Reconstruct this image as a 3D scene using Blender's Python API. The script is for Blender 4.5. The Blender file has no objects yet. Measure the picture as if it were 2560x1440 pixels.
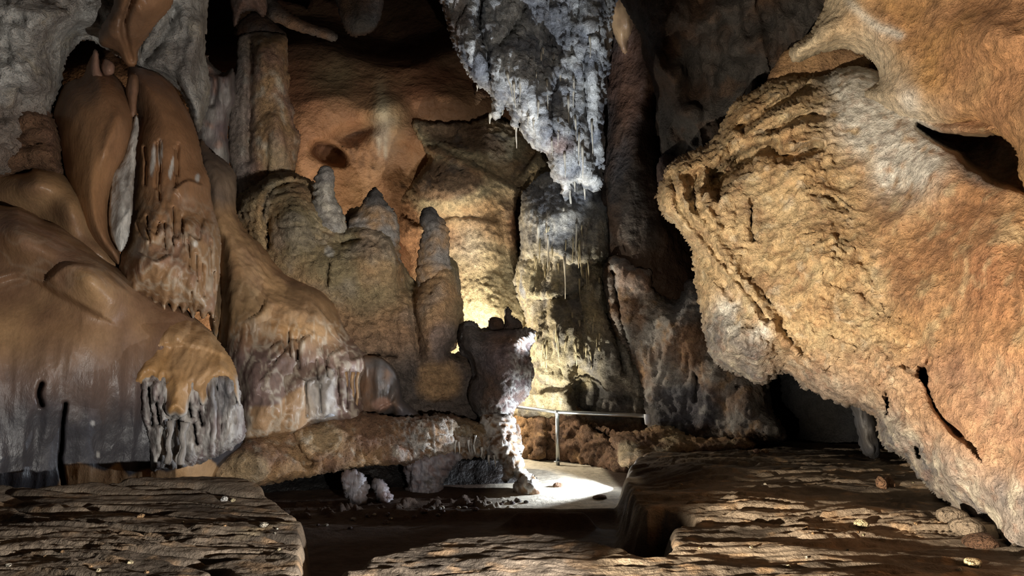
import bpy, bmesh, math, random
import numpy as np
from mathutils import Vector, Matrix
random.seed(7)
sc = bpy.context.scene
COL = sc.collection
# ------------------------------------------------------------------ camera, world, lamps, exposure
F = 1850.0; CAMZ = 1.5; PITCH = math.radians(7.4)
cd = bpy.data.cameras.new('camera'); cam = bpy.data.objects.new('camera', cd); COL.objects.link(cam)
cam.location = (0, 0, CAMZ); cam.rotation_euler = (math.pi / 2 + PITCH, 0, 0)
cd.sensor_width = 36.0; cd.lens = F / 2560 * 36; cd.clip_start = 0.05; cd.clip_end = 200
sc.camera = cam
CT, ST = math.cos(PITCH), math.sin(PITCH)
def at(px, py, Y):
    """point at world depth Y seen at pixel (px, py)"""
    u = (px - 1280) / F; w = (720 - py) / F
    t = Y / (CT - w * ST)
    return (t * u, Y, CAMZ + t * (ST + w * CT))
W = bpy.data.worlds.new('world'); sc.world = W; W.use_nodes = True
W.node_tree.nodes['Background'].inputs[0].default_value = (0.75, 0.82, 1.0, 1)
W.node_tree.nodes['Background'].inputs[1].default_value = 0.0015
sc.view_settings.view_transform = 'Standard'; sc.view_settings.look = 'None'
sc.cycles.diffuse_bounces = 1; sc.cycles.glossy_bounces = 1; sc.cycles.max_bounces = 3
sc.view_settings.gamma = 1.0; sc.view_settings.exposure = 0.0
try: sc.view_settings.use_curve_mapping = False
except Exception: pass
WARM = (1.0, 0.86, 0.66); NEUT = (1.0, 0.95, 0.88); COOL = (0.82, 0.90, 1.0)
def spot(name, loc, target, power, color, angle=120, blend=0.5, r=0.03):
    l = bpy.data.lights.new(name, 'SPOT'); l.energy = power; l.color = color
    l.spot_size = math.radians(angle); l.spot_blend = blend; l.shadow_soft_size = r
    o = bpy.data.objects.new(name, l); COL.objects.link(o); o.location = loc
    o.rotation_euler = (Vector(target) - Vector(loc)).to_track_quat('-Z', 'Y').to_euler()
    return o
def point(name, loc, power, color, r=0.03):
    l = bpy.data.lights.new(name, 'POINT'); l.energy = power; l.color = color; l.shadow_soft_size = r
    o = bpy.data.objects.new(name, l); COL.objects.link(o); o.location = loc
    return o
# near lamps stand on the ground just below the frame, warm white; then added fills
spot('lamp_overhang', (-0.9, 2.4, 0.66), (3.2, 4.35, 2.38), 2900, WARM, 82, 0.2, 0.02)
spot('lamp_left', (0.9, 2.9, 0.69), (-4.4, 7.6, 4.2), 930, NEUT, 100, 0.45, 0.03)
spot('fill_bank', (1.0, 3.2, 0.64), (-2.7, 12.4, 4.3), 1500, NEUT, 29, 0.5, 0.03)  # added fill to brighten the stalagmite bank and tall column
spot('fill_grooved', (-0.2, 3.2, 0.64), (2.95, 13.0, 2.6), 420, WARM, 20, 0.5, 0.03)  # added fill to lift the grooved wall
point('fill_front', (0.3, 2.4, 0.64), 5, NEUT, 0.05)  # unseen weak frontal fill, added in place of bounce light
# cool lamps low behind the promontory and beside the goblet, then an added fill
spot('lamp_cool_path', (1.5, 10.6, 0.45), (-0.6, 11.0, -0.2), 420, COOL, 120, 0.4, 0.03)
point('lamp_cool_spill', (1.5, 10.6, 0.45), 5, COOL, 0.03)
spot('lamp_curtain', (0.75, 9.3, 0.35), at(1325, 290, 13.0), 2100, COOL, 34, 0.35, 0.03)
spot('fill_draped', (0.3, 12.4, 0.45), at(1400, 760, 14.5), 420, (1.0, 0.95, 0.80), 80, 0.6, 0.03)  # added fill to brighten the cream part of the draped wall
# lamp behind the stalagmites, and an added fill to its left
point('lamp_rear', at(1110, 890, 13.9), 360, (1.0, 0.88, 0.68), 0.04)
point('fill_rear_left', at(800, 880, 14.2), 330, (1.0, 0.88, 0.70), 0.04)  # second rear light, added to brighten the orange wall

# ------------------------------------------------------------------ numeric helpers
rng = np.random.RandomState(3)
_perm = rng.permutation(256).astype(np.int32); _perm = np.concatenate([_perm, _perm, _perm])
_g = rng.normal(size=(256, 3)); _g = (_g / np.linalg.norm(_g, axis=1)[:, None]).astype(np.float32)
def perlin(x, y, z):
    xi = np.floor(x).astype(np.int32); yi = np.floor(y).astype(np.int32); zi = np.floor(z).astype(np.int32)
    xf = (x - xi).astype(np.float32); yf = (y - yi).astype(np.float32); zf = (z - zi).astype(np.float32)
    xi &= 255; yi &= 255; zi &= 255
    u = xf * xf * xf * (xf * (xf * 6 - 15) + 10); v = yf * yf * yf * (yf * (yf * 6 - 15) + 10); w = zf * zf * zf * (zf * (zf * 6 - 15) + 10)
    def g(dx, dy, dz):
        h = _perm[_perm[_perm[xi + dx] + yi + dy] + zi + dz]
        G = _g[h]
        return G[:, 0] * (xf - dx) + G[:, 1] * (yf - dy) + G[:, 2] * (zf - dz)
    def L(a, b, t): return a + (b - a) * t
    return 1.6 * L(L(L(g(0, 0, 0), g(1, 0, 0), u), L(g(0, 1, 0), g(1, 1, 0), u), v),
                   L(L(g(0, 0, 1), g(1, 0, 1), u), L(g(0, 1, 1), g(1, 1, 1), u), v), w)
def fbm(P, f, o=4, st=(1, 1, 1), seed=0, gain=0.5, ridged=False):
    x = P[:, 0] * f * st[0] + seed * 17.3; y = P[:, 1] * f * st[1] + seed * 9.1; z = P[:, 2] * f * st[2] + seed * 5.7
    s = 0; a = 1.0; t = 0
    for k in range(o):
        n = perlin(x, y, z)
        if ridged: n = 1 - 2.2 * np.abs(n)
        s = s + a * n; t += a; a *= gain
        x = x * 2.03 + 3.1; y = y * 2.03 + 1.7; z = z * 2.03 + 4.9
    return (s / t).astype(np.float32)
def sstep(a, b, x):
    t = np.clip((x - a) / (b - a), 0, 1); return t * t * (3 - 2 * t)
def catmull(pts, n=5, closed=True):
    p = np.array(pts, float); m = len(p); out = []
    for i in range(m if closed else m - 1):
        if closed: a, b, c, d = p[(i - 1) % m], p[i], p[(i + 1) % m], p[(i + 2) % m]
        else: a, b, c, d = p[max(i - 1, 0)], p[i], p[i + 1], p[min(i + 2, m - 1)]
        for k in range(n):
            t = k / n
            out.append(0.5 * ((2 * b) + (c - a) * t + (2 * a - 5 * b + 4 * c - d) * t * t + (3 * b - a - 3 * c + d) * t ** 3))
    if not closed: out.append(p[-1])
    return np.array(out)
def seg_dist(x, y, poly, closed=True):
    d2 = np.full(x.shape, 1e12, np.float32)
    m = len(poly)
    for i in range(m if closed else m - 1):
        ax, ay = poly[i]; bx, by = poly[(i + 1) % m]
        vx, vy = bx - ax, by - ay; L = vx * vx + vy * vy
        if L < 1e-9: continue
        t = np.clip(((x - ax) * vx + (y - ay) * vy) / L, 0, 1)
        dx = x - ax - t * vx; dy = y - ay - t * vy
        np.minimum(d2, dx * dx + dy * dy, out=d2)
    return np.sqrt(d2)
def inside(x, y, poly):
    c = np.zeros(x.shape, bool); m = len(poly)
    for i in range(m):
        ax, ay = poly[i]; bx, by = poly[(i + 1) % m]
        if ay == by: continue
        k = ((ay > y) != (by > y)); c ^= k & (x < (bx - ax) * (y - ay) / (by - ay) + ax)
    return c
def sdist(x, y, poly):
    """signed distance, positive inside; big fields are sampled coarsely and interpolated"""
    x = x.astype(np.float32); y = y.astype(np.float32); poly = np.asarray(poly, np.float32)
    return np.where(inside(x, y, poly), 1, -1) * seg_dist(x, y, poly)
def tps(ctrl):
    """smooth depth through (px, py, Y) control points"""
    c = np.array(ctrl, float); X = c[:, :2] / 500.0; v = c[:, 2]; n = len(c)
    if n == 1: return lambda x, y: np.full(x.shape, v[0])
    if n == 2:
        d = X[1] - X[0]; L = d @ d
        return lambda x, y: v[0] + (v[1] - v[0]) * (((x / 500 - X[0, 0]) * d[0] + (y / 500 - X[0, 1]) * d[1]) / L)
    def U(r2): return np.where(r2 > 1e-12, r2 * np.log(r2 + 1e-20), 0)
    K = U(((X[:, None] - X[None]) ** 2).sum(-1)) + np.eye(n) * 0.02
    A = np.zeros((n + 3, n + 3)); A[:n, :n] = K; A[:n, n] = 1; A[:n, n + 1:] = X; A[n, :n] = 1; A[n + 1:, :n] = X.T
    s = np.linalg.lstsq(A, np.concatenate([v, [0, 0, 0]]), rcond=None)[0]
    def f(x, y):
        x = x / 500; y = y / 500; r = s[n] + s[n + 1] * x + s[n + 2] * y
        for i in range(n): r = r + s[i] * U((x - X[i, 0]) ** 2 + (y - X[i, 1]) ** 2)
        return r
    return f
def srgb(c):
    c = np.array(c, float) / 255.0
    return np.where(c <= 0.04045, c / 12.92, ((c + 0.055) / 1.055) ** 2.4)
def mix(a, b, t):
    t = np.asarray(t)[:, None]; return a * (1 - t) + b * t
class Ctx:
    """sampling helpers at the vertices of one surface (px, py: where the point was plotted; P: where it stands)"""
    def __init__(s, px, py, P, nrm=None): s.px = px; s.py = py; s.P = P; s.N = nrm; s.warp_c = None
    def n(s, f, o=3, st=(1, 1, 1), seed=0): return fbm(s.P, f, o, st, seed)
    def r(s, f, o=3, st=(1, 1, 1), seed=0): return fbm(s.P, f, o, st, seed, ridged=True)
    def _w(s):
        if s.warp_c is None: s.warp_c = (s.n(2.5, 3, seed=31), s.n(2.5, 3, seed=57))
        return s.warp_c
    def g(s, x, y, rx, ry, rot=0, warp=0):
        a = math.radians(rot); X = s.px; Y = s.py
        if warp: w = s._w(); X = X + warp * w[0]; Y = Y + warp * w[1]
        dx = X - x; dy = Y - y; u = (dx * math.cos(a) + dy * math.sin(a)) / rx; v = (-dx * math.sin(a) + dy * math.cos(a)) / ry
        return np.exp(-(u * u + v * v))
    def blk(s, x, y, rx, ry, rot=0, warp=0, soft=0.3):
        a = math.radians(rot); X = s.px; Y = s.py
        if warp: w = s._w(); X = X + warp * w[0]; Y = Y + warp * w[1]
        dx = X - x; dy = Y - y; u = (dx * math.cos(a) + dy * math.sin(a)) / rx; v = (-dx * math.sin(a) + dy * math.cos(a)) / ry
        return 1 - sstep(1 - soft, 1 + soft, np.sqrt(u * u + v * v))
    def line(s, pts, w, warp=0, taper=False):
        X = s.px; Y = s.py
        if warp: q = s._w(); X = X + warp * q[0]; Y = Y + warp * q[1]
        p = catmull(pts, 4, False) if len(pts) > 2 else np.array(pts, float)
        d = seg_dist(X.astype(np.float32), Y.astype(np.float32), p, False)
        return np.exp(-(d / w) ** 2)
    def poly(s, pts, soft=6, warp=0):
        X = s.px; Y = s.py
        if warp: q = s._w(); X = X + warp * q[0]; Y = Y + warp * q[1]
        return sstep(-soft, soft, sdist(X, Y, np.array(pts, float)))
    def lip(s, pts, w, amp, soft=4):
        """a sheet edge: left side of the line (walking along pts) stands proud by amp and dies away over w px"""
        X = s.px; Y = s.py
        p = catmull(pts, 4, False) if len(pts) > 2 else np.array(pts, float)
        best = np.full(X.shape, 1e9, np.float32); side = np.zeros(X.shape, np.float32); ov = np.zeros(X.shape, np.float32); ns = len(p) - 1
        for i in range(len(p) - 1):
            ax, ay = p[i]; vx, vy = p[i + 1] - p[i]; L = vx * vx + vy * vy + 1e-9
            tr = ((X - ax) * vx + (Y - ay) * vy) / L; t = np.clip(tr, 0, 1)
            o_ = np.where((tr < 0) & (i == 0), -tr, np.where((tr > 1) & (i == ns - 1), tr - 1, 0)) * math.sqrt(L)
            dx = X - ax - t * vx; dy = Y - ay - t * vy; d = dx * dx + dy * dy
            k = d < best; best = np.where(k, d, best); side = np.where(k, vx * dy - vy * dx, side); ov = np.where(k, o_, ov)
        d = np.sqrt(best); sd = np.where(side < 0, d, -d)
        return amp * sstep(-soft, soft, sd) * np.exp(-np.maximum(sd, 0) / w) * np.exp(-(ov / (w * 0.4)) ** 2)
def vnormals(P, q):
    n = np.zeros_like(P)
    a = P[q[:, 2]] - P[q[:, 0]]; b = P[q[:, 3]] - P[q[:, 1]]
    fn = np.cross(a, b)
    for k in range(4):
        for j in range(3): n[:, j] += np.bincount(q[:, k], fn[:, j], len(P))
    return n / (np.linalg.norm(n, axis=1)[:, None] + 1e-12)
def make_mesh(name, P, q, col, mat, parent=None, smooth=True):
    me = bpy.data.meshes.new(name); nv = len(P); nf = len(q); k = q.shape[1]
    me.vertices.add(nv); me.vertices.foreach_set('co', P.astype(np.float32).ravel())
    me.loops.add(nf * k); me.loops.foreach_set('vertex_index', q.astype(np.int32).ravel())
    me.polygons.add(nf); me.polygons.foreach_set('loop_start', np.arange(0, nf * k, k, dtype=np.int32))
    me.polygons.foreach_set('loop_total', np.full(nf, k, np.int32))
    if smooth: me.polygons.foreach_set('use_smooth', np.ones(nf, bool))
    if col is not None:
        a = me.color_attributes.new('Col', 'FLOAT_COLOR', 'POINT')
        c = np.ones((nv, 4), np.float32); c[:, :3] = np.clip(col, 0.002, 1); a.data.foreach_set('color', c.ravel())
    me.update(); me.validate(clean_customdata=False)
    me.materials.append(mat)
    o = bpy.data.objects.new(name, me); COL.objects.link(o)
    if parent is not None: o.parent = parent
    return o
def tag(o, label=None, cat=None, group=None, kind=None):
    if label: o['label'] = label
    if cat: o['category'] = cat
    if group: o['group'] = group
    if kind: o['kind'] = kind
    return o
def empty(name, label, cat, group=None):
    o = bpy.data.objects.new(name, None); COL.objects.link(o); o.empty_display_size = 0.2
    return tag(o, label, cat, group)
def boxblur(a, m, k):
    for _ in range(k):
        s = a * m; c = m.astype(float)
        for ax in (0, 1):
            s = s + np.roll(s, 1, ax) + np.roll(s, -1, ax); c = c + np.roll(c, 1, ax) + np.roll(c, -1, ax)
        a = np.where(m, s / np.maximum(c, 1e-6), a)
    return a
TRI = [0]
def formation(name, poly, D, T=1.0, R=None, step=5, mat=None, shape=None, disp=None, col=None, parent=None,
              edge=4.0, edge_f=0.02, back=1.0, full=False, blur=3, smooth_poly=True, pw=0.5):
    """a solid mass: outline `poly` plotted at depth D, swelling towards the viewer by T metres over R px from its rim,
    with its own sides and back; `shape` adds relief in depth, `disp` along the normals."""
    pl = catmull(poly, 5) if smooth_poly else np.array(poly, float)
    x0, y0 = pl.min(0) - 2 * step; x1, y1 = pl.max(0) + 2 * step
    xs = np.arange(x0, x1 + step, step); ys = np.arange(y0, y1 + step, step)
    gx, gy = np.meshgrid(xs, ys); H, Wd = gx.shape
    # distance field on a coarse lattice for wide masses
    if H * Wd > 30000:
        cs = step * 2; cx = np.arange(x0, x1 + 2 * cs, cs); cy = np.arange(y0, y1 + 2 * cs, cs)
        mx, my = np.meshgrid(cx, cy); c = sdist(mx.ravel(), my.ravel(), pl).reshape(mx.shape)
        fx = (gx - x0) / cs; fy = (gy - y0) / cs; ix = fx.astype(int); iy = fy.astype(int); fx = fx - ix; fy = fy - iy
        sd = (c[iy, ix] * (1 - fx) + c[iy, ix + 1] * fx) * (1 - fy) + (c[iy + 1, ix] * (1 - fx) + c[iy + 1, ix + 1] * fx) * fy
    else:
        sd = sdist(gx.ravel(), gy.ravel(), pl).reshape(gx.shape)
    if edge:
        Q = np.stack([gx.ravel(), gy.ravel(), np.full(gx.size, len(name) * 7.7)], 1)
        sd = sd + edge * fbm(Q, edge_f, 3).reshape(gx.shape)
    gyy, gxx = np.gradient(sd, step); gl = np.sqrt(gxx ** 2 + gyy ** 2) + 1e-6
    m = sd > -0.72 * step
    out = m & (sd < 0)
    gx = np.where(out, gx - gxx / gl ** 2 * sd, gx); gy = np.where(out, gy - gyy / gl ** 2 * sd, gy)
    sdc = np.maximum(sd, 0)
    R_ = R or sdc.max()
    f = (1 - (1 - np.minimum(sdc / R_, 1)) ** 2) ** pw
    inner = m & (sd > 0)
    if blur:
        rim = np.minimum(sdc / (step * 3.0), 1)
        f = f * (1 - rim) + boxblur(f, inner, blur) * rim
    idx = -np.ones((H, Wd), int)
    qm = m[:-1, :-1] & m[1:, :-1] & m[:-1, 1:] & m[1:, 1:]
    used = np.zeros((H, Wd), bool)
    used[:-1, :-1] |= qm; used[1:, :-1] |= qm; used[:-1, 1:] |= qm; used[1:, 1:] |= qm
    idx[used] = np.arange(used.sum())
    q = np.stack([idx[:-1, :-1][qm], idx[1:, :-1][qm], idx[1:, 1:][qm], idx[:-1, 1:][qm]], 1)
    px = gx[used]; py = gy[used]; f1 = f[used]; sdu = sdc[used]
    Df = tps(D) if isinstance(D, (list, tuple)) else (lambda x, y: np.full(x.shape, float(D)))
    dep = Df(px, py)
    c0 = Ctx(px, py, np.stack(at(px, py, dep), 1))
    c0.sd = sdu; c0.f = f1
    fr = np.minimum(sdu / (step * 3.0), 1)
    Y = dep - T * f1
    if shape is not None: Y = Y - shape(c0) * fr
    P = np.stack(at(px, py, Y), 1)
    # rim
    e = np.concatenate([q[:, [0, 1]], q[:, [1, 2]], q[:, [2, 3]], q[:, [3, 0]]])
    key = np.sort(e, 1); _, inv, cnt = np.unique(key[:, 0] * (len(P) + 1) + key[:, 1], return_inverse=True, return_counts=True)
    be = e[cnt[inv] == 1]; bv = np.unique(be)
    n0 = len(P)
    if full:
        isb = np.zeros(n0, bool); isb[bv] = True
        bi = np.where(isb, np.arange(n0), 0); nb = np.where(~isb)[0]; bi[nb] = n0 + np.arange(len(nb))
        Pb = np.stack(at(px, py, dep + back * f1), 1)[nb]
        P2 = np.concatenate([P, Pb]); q2 = np.concatenate([q, bi[q][:, ::-1]])
        px2 = np.concatenate([px, px[nb]]); py2 = np.concatenate([py, py[nb]])
        src = np.concatenate([np.arange(n0), nb])
    else:
        mp = -np.ones(n0, int); mp[bv] = np.arange(len(bv)); nb = len(bv)
        Ps = [P]; qs = [q]; prev = None
        hx = (gxx / gl)[used][bv]; hy = (gyy / gl)[used][bv]
        for k in range(1, 4):
            ins = 5.0 * k ** 1.3
            B = np.stack(at(px[bv] + hx * ins, py[bv] + hy * ins, Y[bv] + back * k / 3.0), 1)
            Ps.append(B); off = n0 + (k - 1) * nb
            a, b = mp[be[:, 0]], mp[be[:, 1]]
            if k == 1: qs.append(np.stack([be[:, 1], be[:, 0], off + a, off + b], 1))
            else: qs.append(np.stack([off - nb + b, off - nb + a, off + a, off + b], 1))
        P2 = np.concatenate(Ps); q2 = np.concatenate(qs)
        src = np.concatenate([np.arange(n0)] + [bv] * 3)
        px2 = px[src]; py2 = py[src]
    N = vnormals(P2, q2)
    if full is False or True:
        c = Ctx(px2, py2, P2.copy(), N); c.sd = sdu[src]; c.f = f1[src]
        if disp is not None:
            d = disp(c)
            P2 = P2 + N * d[:, None]
            c.d = d
        else: c.d = np.zeros(len(P2))
        C = col(c) if col is not None else None
    TRI[0] += len(q2) * 2
    return make_mesh(name, P2, q2, C, mat, parent)
def surfY(o, px, py):
    me = o.data; n = len(me.vertices)
    if 'sp' not in SC.get(o.name, {}):
        v = np.empty(n * 3, np.float32); me.vertices.foreach_get('co', v); v = v.reshape(-1, 3)
        d = v[:, 1] * CT + (v[:, 2] - CAMZ) * ST; h = -v[:, 1] * ST + (v[:, 2] - CAMZ) * CT
        SC[o.name] = dict(sp=np.stack([1280 + F * v[:, 0] / d, 720 - F * h / d], 1), y=v[:, 1])
    s = SC[o.name]; k = ((s['sp'] - (px, py)) ** 2).sum(1) < 64
    return float(s['y'][k].min()) if k.any() else None
SC = {}
def tube(name, pts, rads, seg=8, mat=None, col=None, parent=None, disp=None):
    """a tapering rod through world points"""
    p = np.array(pts, float); n = len(p); V = []; 
    for i in range(n):
        t = p[min(i + 1, n - 1)] - p[max(i - 1, 0)]; t = t / (np.linalg.norm(t) + 1e-9)
        a = np.cross(t, (0.3, 1, 0.1)); a /= np.linalg.norm(a) + 1e-9; b = np.cross(t, a)
        for k in range(seg):
            w = 2 * math.pi * k / seg; V.append(p[i] + rads[i] * (math.cos(w) * a + math.sin(w) * b))
    V.append(p[0]); V.append(p[-1]); V = np.array(V)
    fq = [(i * seg + k, i * seg + (k + 1) % seg, (i + 1) * seg + (k + 1) % seg, (i + 1) * seg + k) for i in range(n - 1) for k in range(seg)]
    fq += [(n * seg, (k + 1) % seg, k, n * seg) for k in range(seg)]
    fq += [(n * seg + 1, (n - 1) * seg + k, (n - 1) * seg + (k + 1) % seg, n * seg + 1) for k in range(seg)]
    me = bpy.data.meshes.new(name)
    me.from_pydata([tuple(v) for v in V], [], [f if f[0] != f[3] else f[:3] for f in fq])
    me.polygons.foreach_set('use_smooth', np.ones(len(me.polygons), bool))
    if col is not None:
        a = me.color_attributes.new('Col', 'FLOAT_COLOR', 'POINT')
        cc = np.ones((len(V), 4), np.float32); cc[:, :3] = col; a.data.foreach_set('color', cc.ravel())
    me.materials.append(mat)
    o = bpy.data.objects.new(name, me); COL.objects.link(o)
    if parent is not None: o.parent = parent
    TRI[0] += 2 * len(fq)
    return o
# ------------------------------------------------------------------ materials
def rock_mat(name, rough=0.75, spec=0.3, b1=(9, 0.35, 0.04), b2=(45, 0.25, 0.012), mott=0.35, st=(1, 1, 1), grain=0.5):
    m = bpy.data.materials.new(name); m.use_nodes = True; nt = m.node_tree; N = nt.nodes; L = nt.links
    bs = N['Principled BSDF']
    at_ = N.new('ShaderNodeAttribute'); at_.attribute_name = 'Col'
    tc = N.new('ShaderNodeTexCoord'); mp = N.new('ShaderNodeMapping'); mp.inputs['Scale'].default_value = st
    L.new(tc.outputs['Object'], mp.inputs[0])
    def noise(s, d, r=0.6):
        n = N.new('ShaderNodeTexNoise'); n.inputs['Scale'].default_value = s; n.inputs['Detail'].default_value = d
        n.inputs['Roughness'].default_value = r; L.new(mp.outputs[0], n.inputs['Vector']); return n
    n1 = noise(b1[0], 5); n2 = noise(b2[0], 4, 0.65); n3 = noise(3.1, 6, 0.7)
    def rng_(n, lo, hi):
        r = N.new('ShaderNodeMapRange'); r.inputs['From Min'].default_value = 0.3; r.inputs['From Max'].default_value = 0.7
        r.inputs['To Min'].default_value = lo; r.inputs['To Max'].default_value = hi; L.new(n.outputs[0], r.inputs[0]); return r
    a = rng_(n1, 1 - mott, 1 + mott); b = rng_(n2, 1 - grain * mott, 1 + grain * mott)
    mu = N.new('ShaderNodeMath'); mu.operation = 'MULTIPLY'; L.new(a.outputs[0], mu.inputs[0]); L.new(b.outputs[0], mu.inputs[1])
    vm = N.new('ShaderNodeVectorMath'); vm.operation = 'SCALE'; L.new(at_.outputs['Color'], vm.inputs[0]); L.new(mu.outputs[0], vm.inputs['Scale'])
    L.new(vm.outputs[0], bs.inputs['Base Color'])
    rr = rng_(n3, max(rough - 0.15, 0.05), min(rough + 0.12, 1)); L.new(rr.outputs[0], bs.inputs['Roughness'])
    bs.inputs['Specular IOR Level'].default_value = spec
    bp = N.new('ShaderNodeBump'); bp.inputs['Strength'].default_value = b1[1]; bp.inputs['Distance'].default_value = b1[2]; L.new(n1.outputs[0], bp.inputs['Height'])
    bq = N.new('ShaderNodeBump'); bq.inputs['Strength'].default_value = b2[1]; bq.inputs['Distance'].default_value = b2[2]; L.new(n2.outputs[0], bq.inputs['Height'])
    L.new(bp.outputs[0], bq.inputs['Normal']); L.new(bq.outputs[0], bs.inputs['Normal'])
    return m
def metal_mat(name, col, rough=0.3, metallic=1.0):
    m = bpy.data.materials.new(name); m.use_nodes = True; nt = m.node_tree; bs = nt.nodes['Principled BSDF']
    n = nt.nodes.new('ShaderNodeTexNoise'); n.inputs['Scale'].default_value = 30
    r = nt.nodes.new('ShaderNodeMapRange'); r.inputs['To Min'].default_value = rough - 0.08; r.inputs['To Max'].default_value = rough + 0.12
    nt.links.new(n.outputs[0], r.inputs[0]); nt.links.new(r.outputs[0], bs.inputs['Roughness'])
    bs.inputs['Base Color'].default_value = (*srgb(col), 1); bs.inputs['Metallic'].default_value = metallic
    return m
M_ROUGH = rock_mat('rough_limestone', 0.78, 0.3, (8, 1.0, 0.10), (34, 1.0, 0.035), 0.32)
M_CRUST = rock_mat('crusty_limestone', 0.72, 0.35, (11, 1.0, 0.09), (42, 1.0, 0.035), 0.4)
M_FLOW = rock_mat('smooth_flowstone', 0.42, 0.4, (5, 0.35, 0.05), (40, 0.25, 0.008), 0.14, (1, 1, 0.45), 0.5)
M_DRIP = rock_mat('drip_calcite', 0.5, 0.45, (14, 0.6, 0.03), (60, 0.5, 0.01), 0.3, (1, 1, 0.3))
M_SMOOTH = rock_mat('smooth_rock', 0.6, 0.3, (3, 0.8, 0.16), (30, 0.35, 0.012), 0.2)
M_MUD = rock_mat('dried_mud', 0.8, 0.25, (9, 0.6, 0.04), (55, 0.8, 0.012), 0.25)
M_OVER = rock_mat('golden_limestone', 0.7, 0.35, (11, 1.0, 0.065), (46, 1.0, 0.024), 0.4)
M_STEEL = metal_mat('galvanised_steel', (190, 196, 200), 0.35)
M_PLASTIC = metal_mat('white_plastic', (225, 228, 235), 0.4, 0.0)
# ------------------------------------------------------------------ palette (albedo)
C = {k: srgb(v) for k, v in dict(
    orange=(178, 134, 98), rust=(156, 106, 78), tan=(196, 158, 116), cream=(214, 198, 160), pale=(226, 216, 196),
    grey=(168, 162, 156), coolgrey=(150, 152, 158), dgrey=(96, 92, 90), white=(238, 236, 230), brown=(138, 106, 82),
    dbrown=(92, 68, 52), mud=(142, 127, 110), dmud=(86, 77, 68), ochre=(196, 152, 100), gold=(222, 200, 160),
    pink=(178, 140, 122), mauve=(128, 112, 112), slate=(92, 94, 102), olive=(158, 142, 108), black=(34, 30, 28)).items()}
def pal(c, a, b, f=0.8, d=None, k=1.0, seed=0, st=(1, 1, 1), o=4):
    t = sstep(-0.35, 0.35, c.n(f, o, st, seed) * k); r = mix(C[a] if isinstance(a, str) else a, C[b] if isinstance(b, str) else b, t)
    if d is not None: r = mix(r, C[d], sstep(0.1, 0.45, c.n(f * 2.3, 4, st, seed + 5)) * 0.7)
    return r
def over(r, c, colr, m): return mix(r, C[colr] if isinstance(colr, str) else colr, np.clip(m, 0, 1))
def web(c, f=3.0, th=0.72, w=0.18, st=(1, 1, 1), seed=0):
    """thin branching ridges"""
    x = fbm(c.P, f, 2, st, seed, gain=0.35); y = fbm(c.P, f * 1.3, 2, st, seed + 3, gain=0.35)
    return np.maximum(1 - sstep(0, w, np.abs(x)), 1 - sstep(0, w * 0.8, np.abs(y)))

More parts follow.
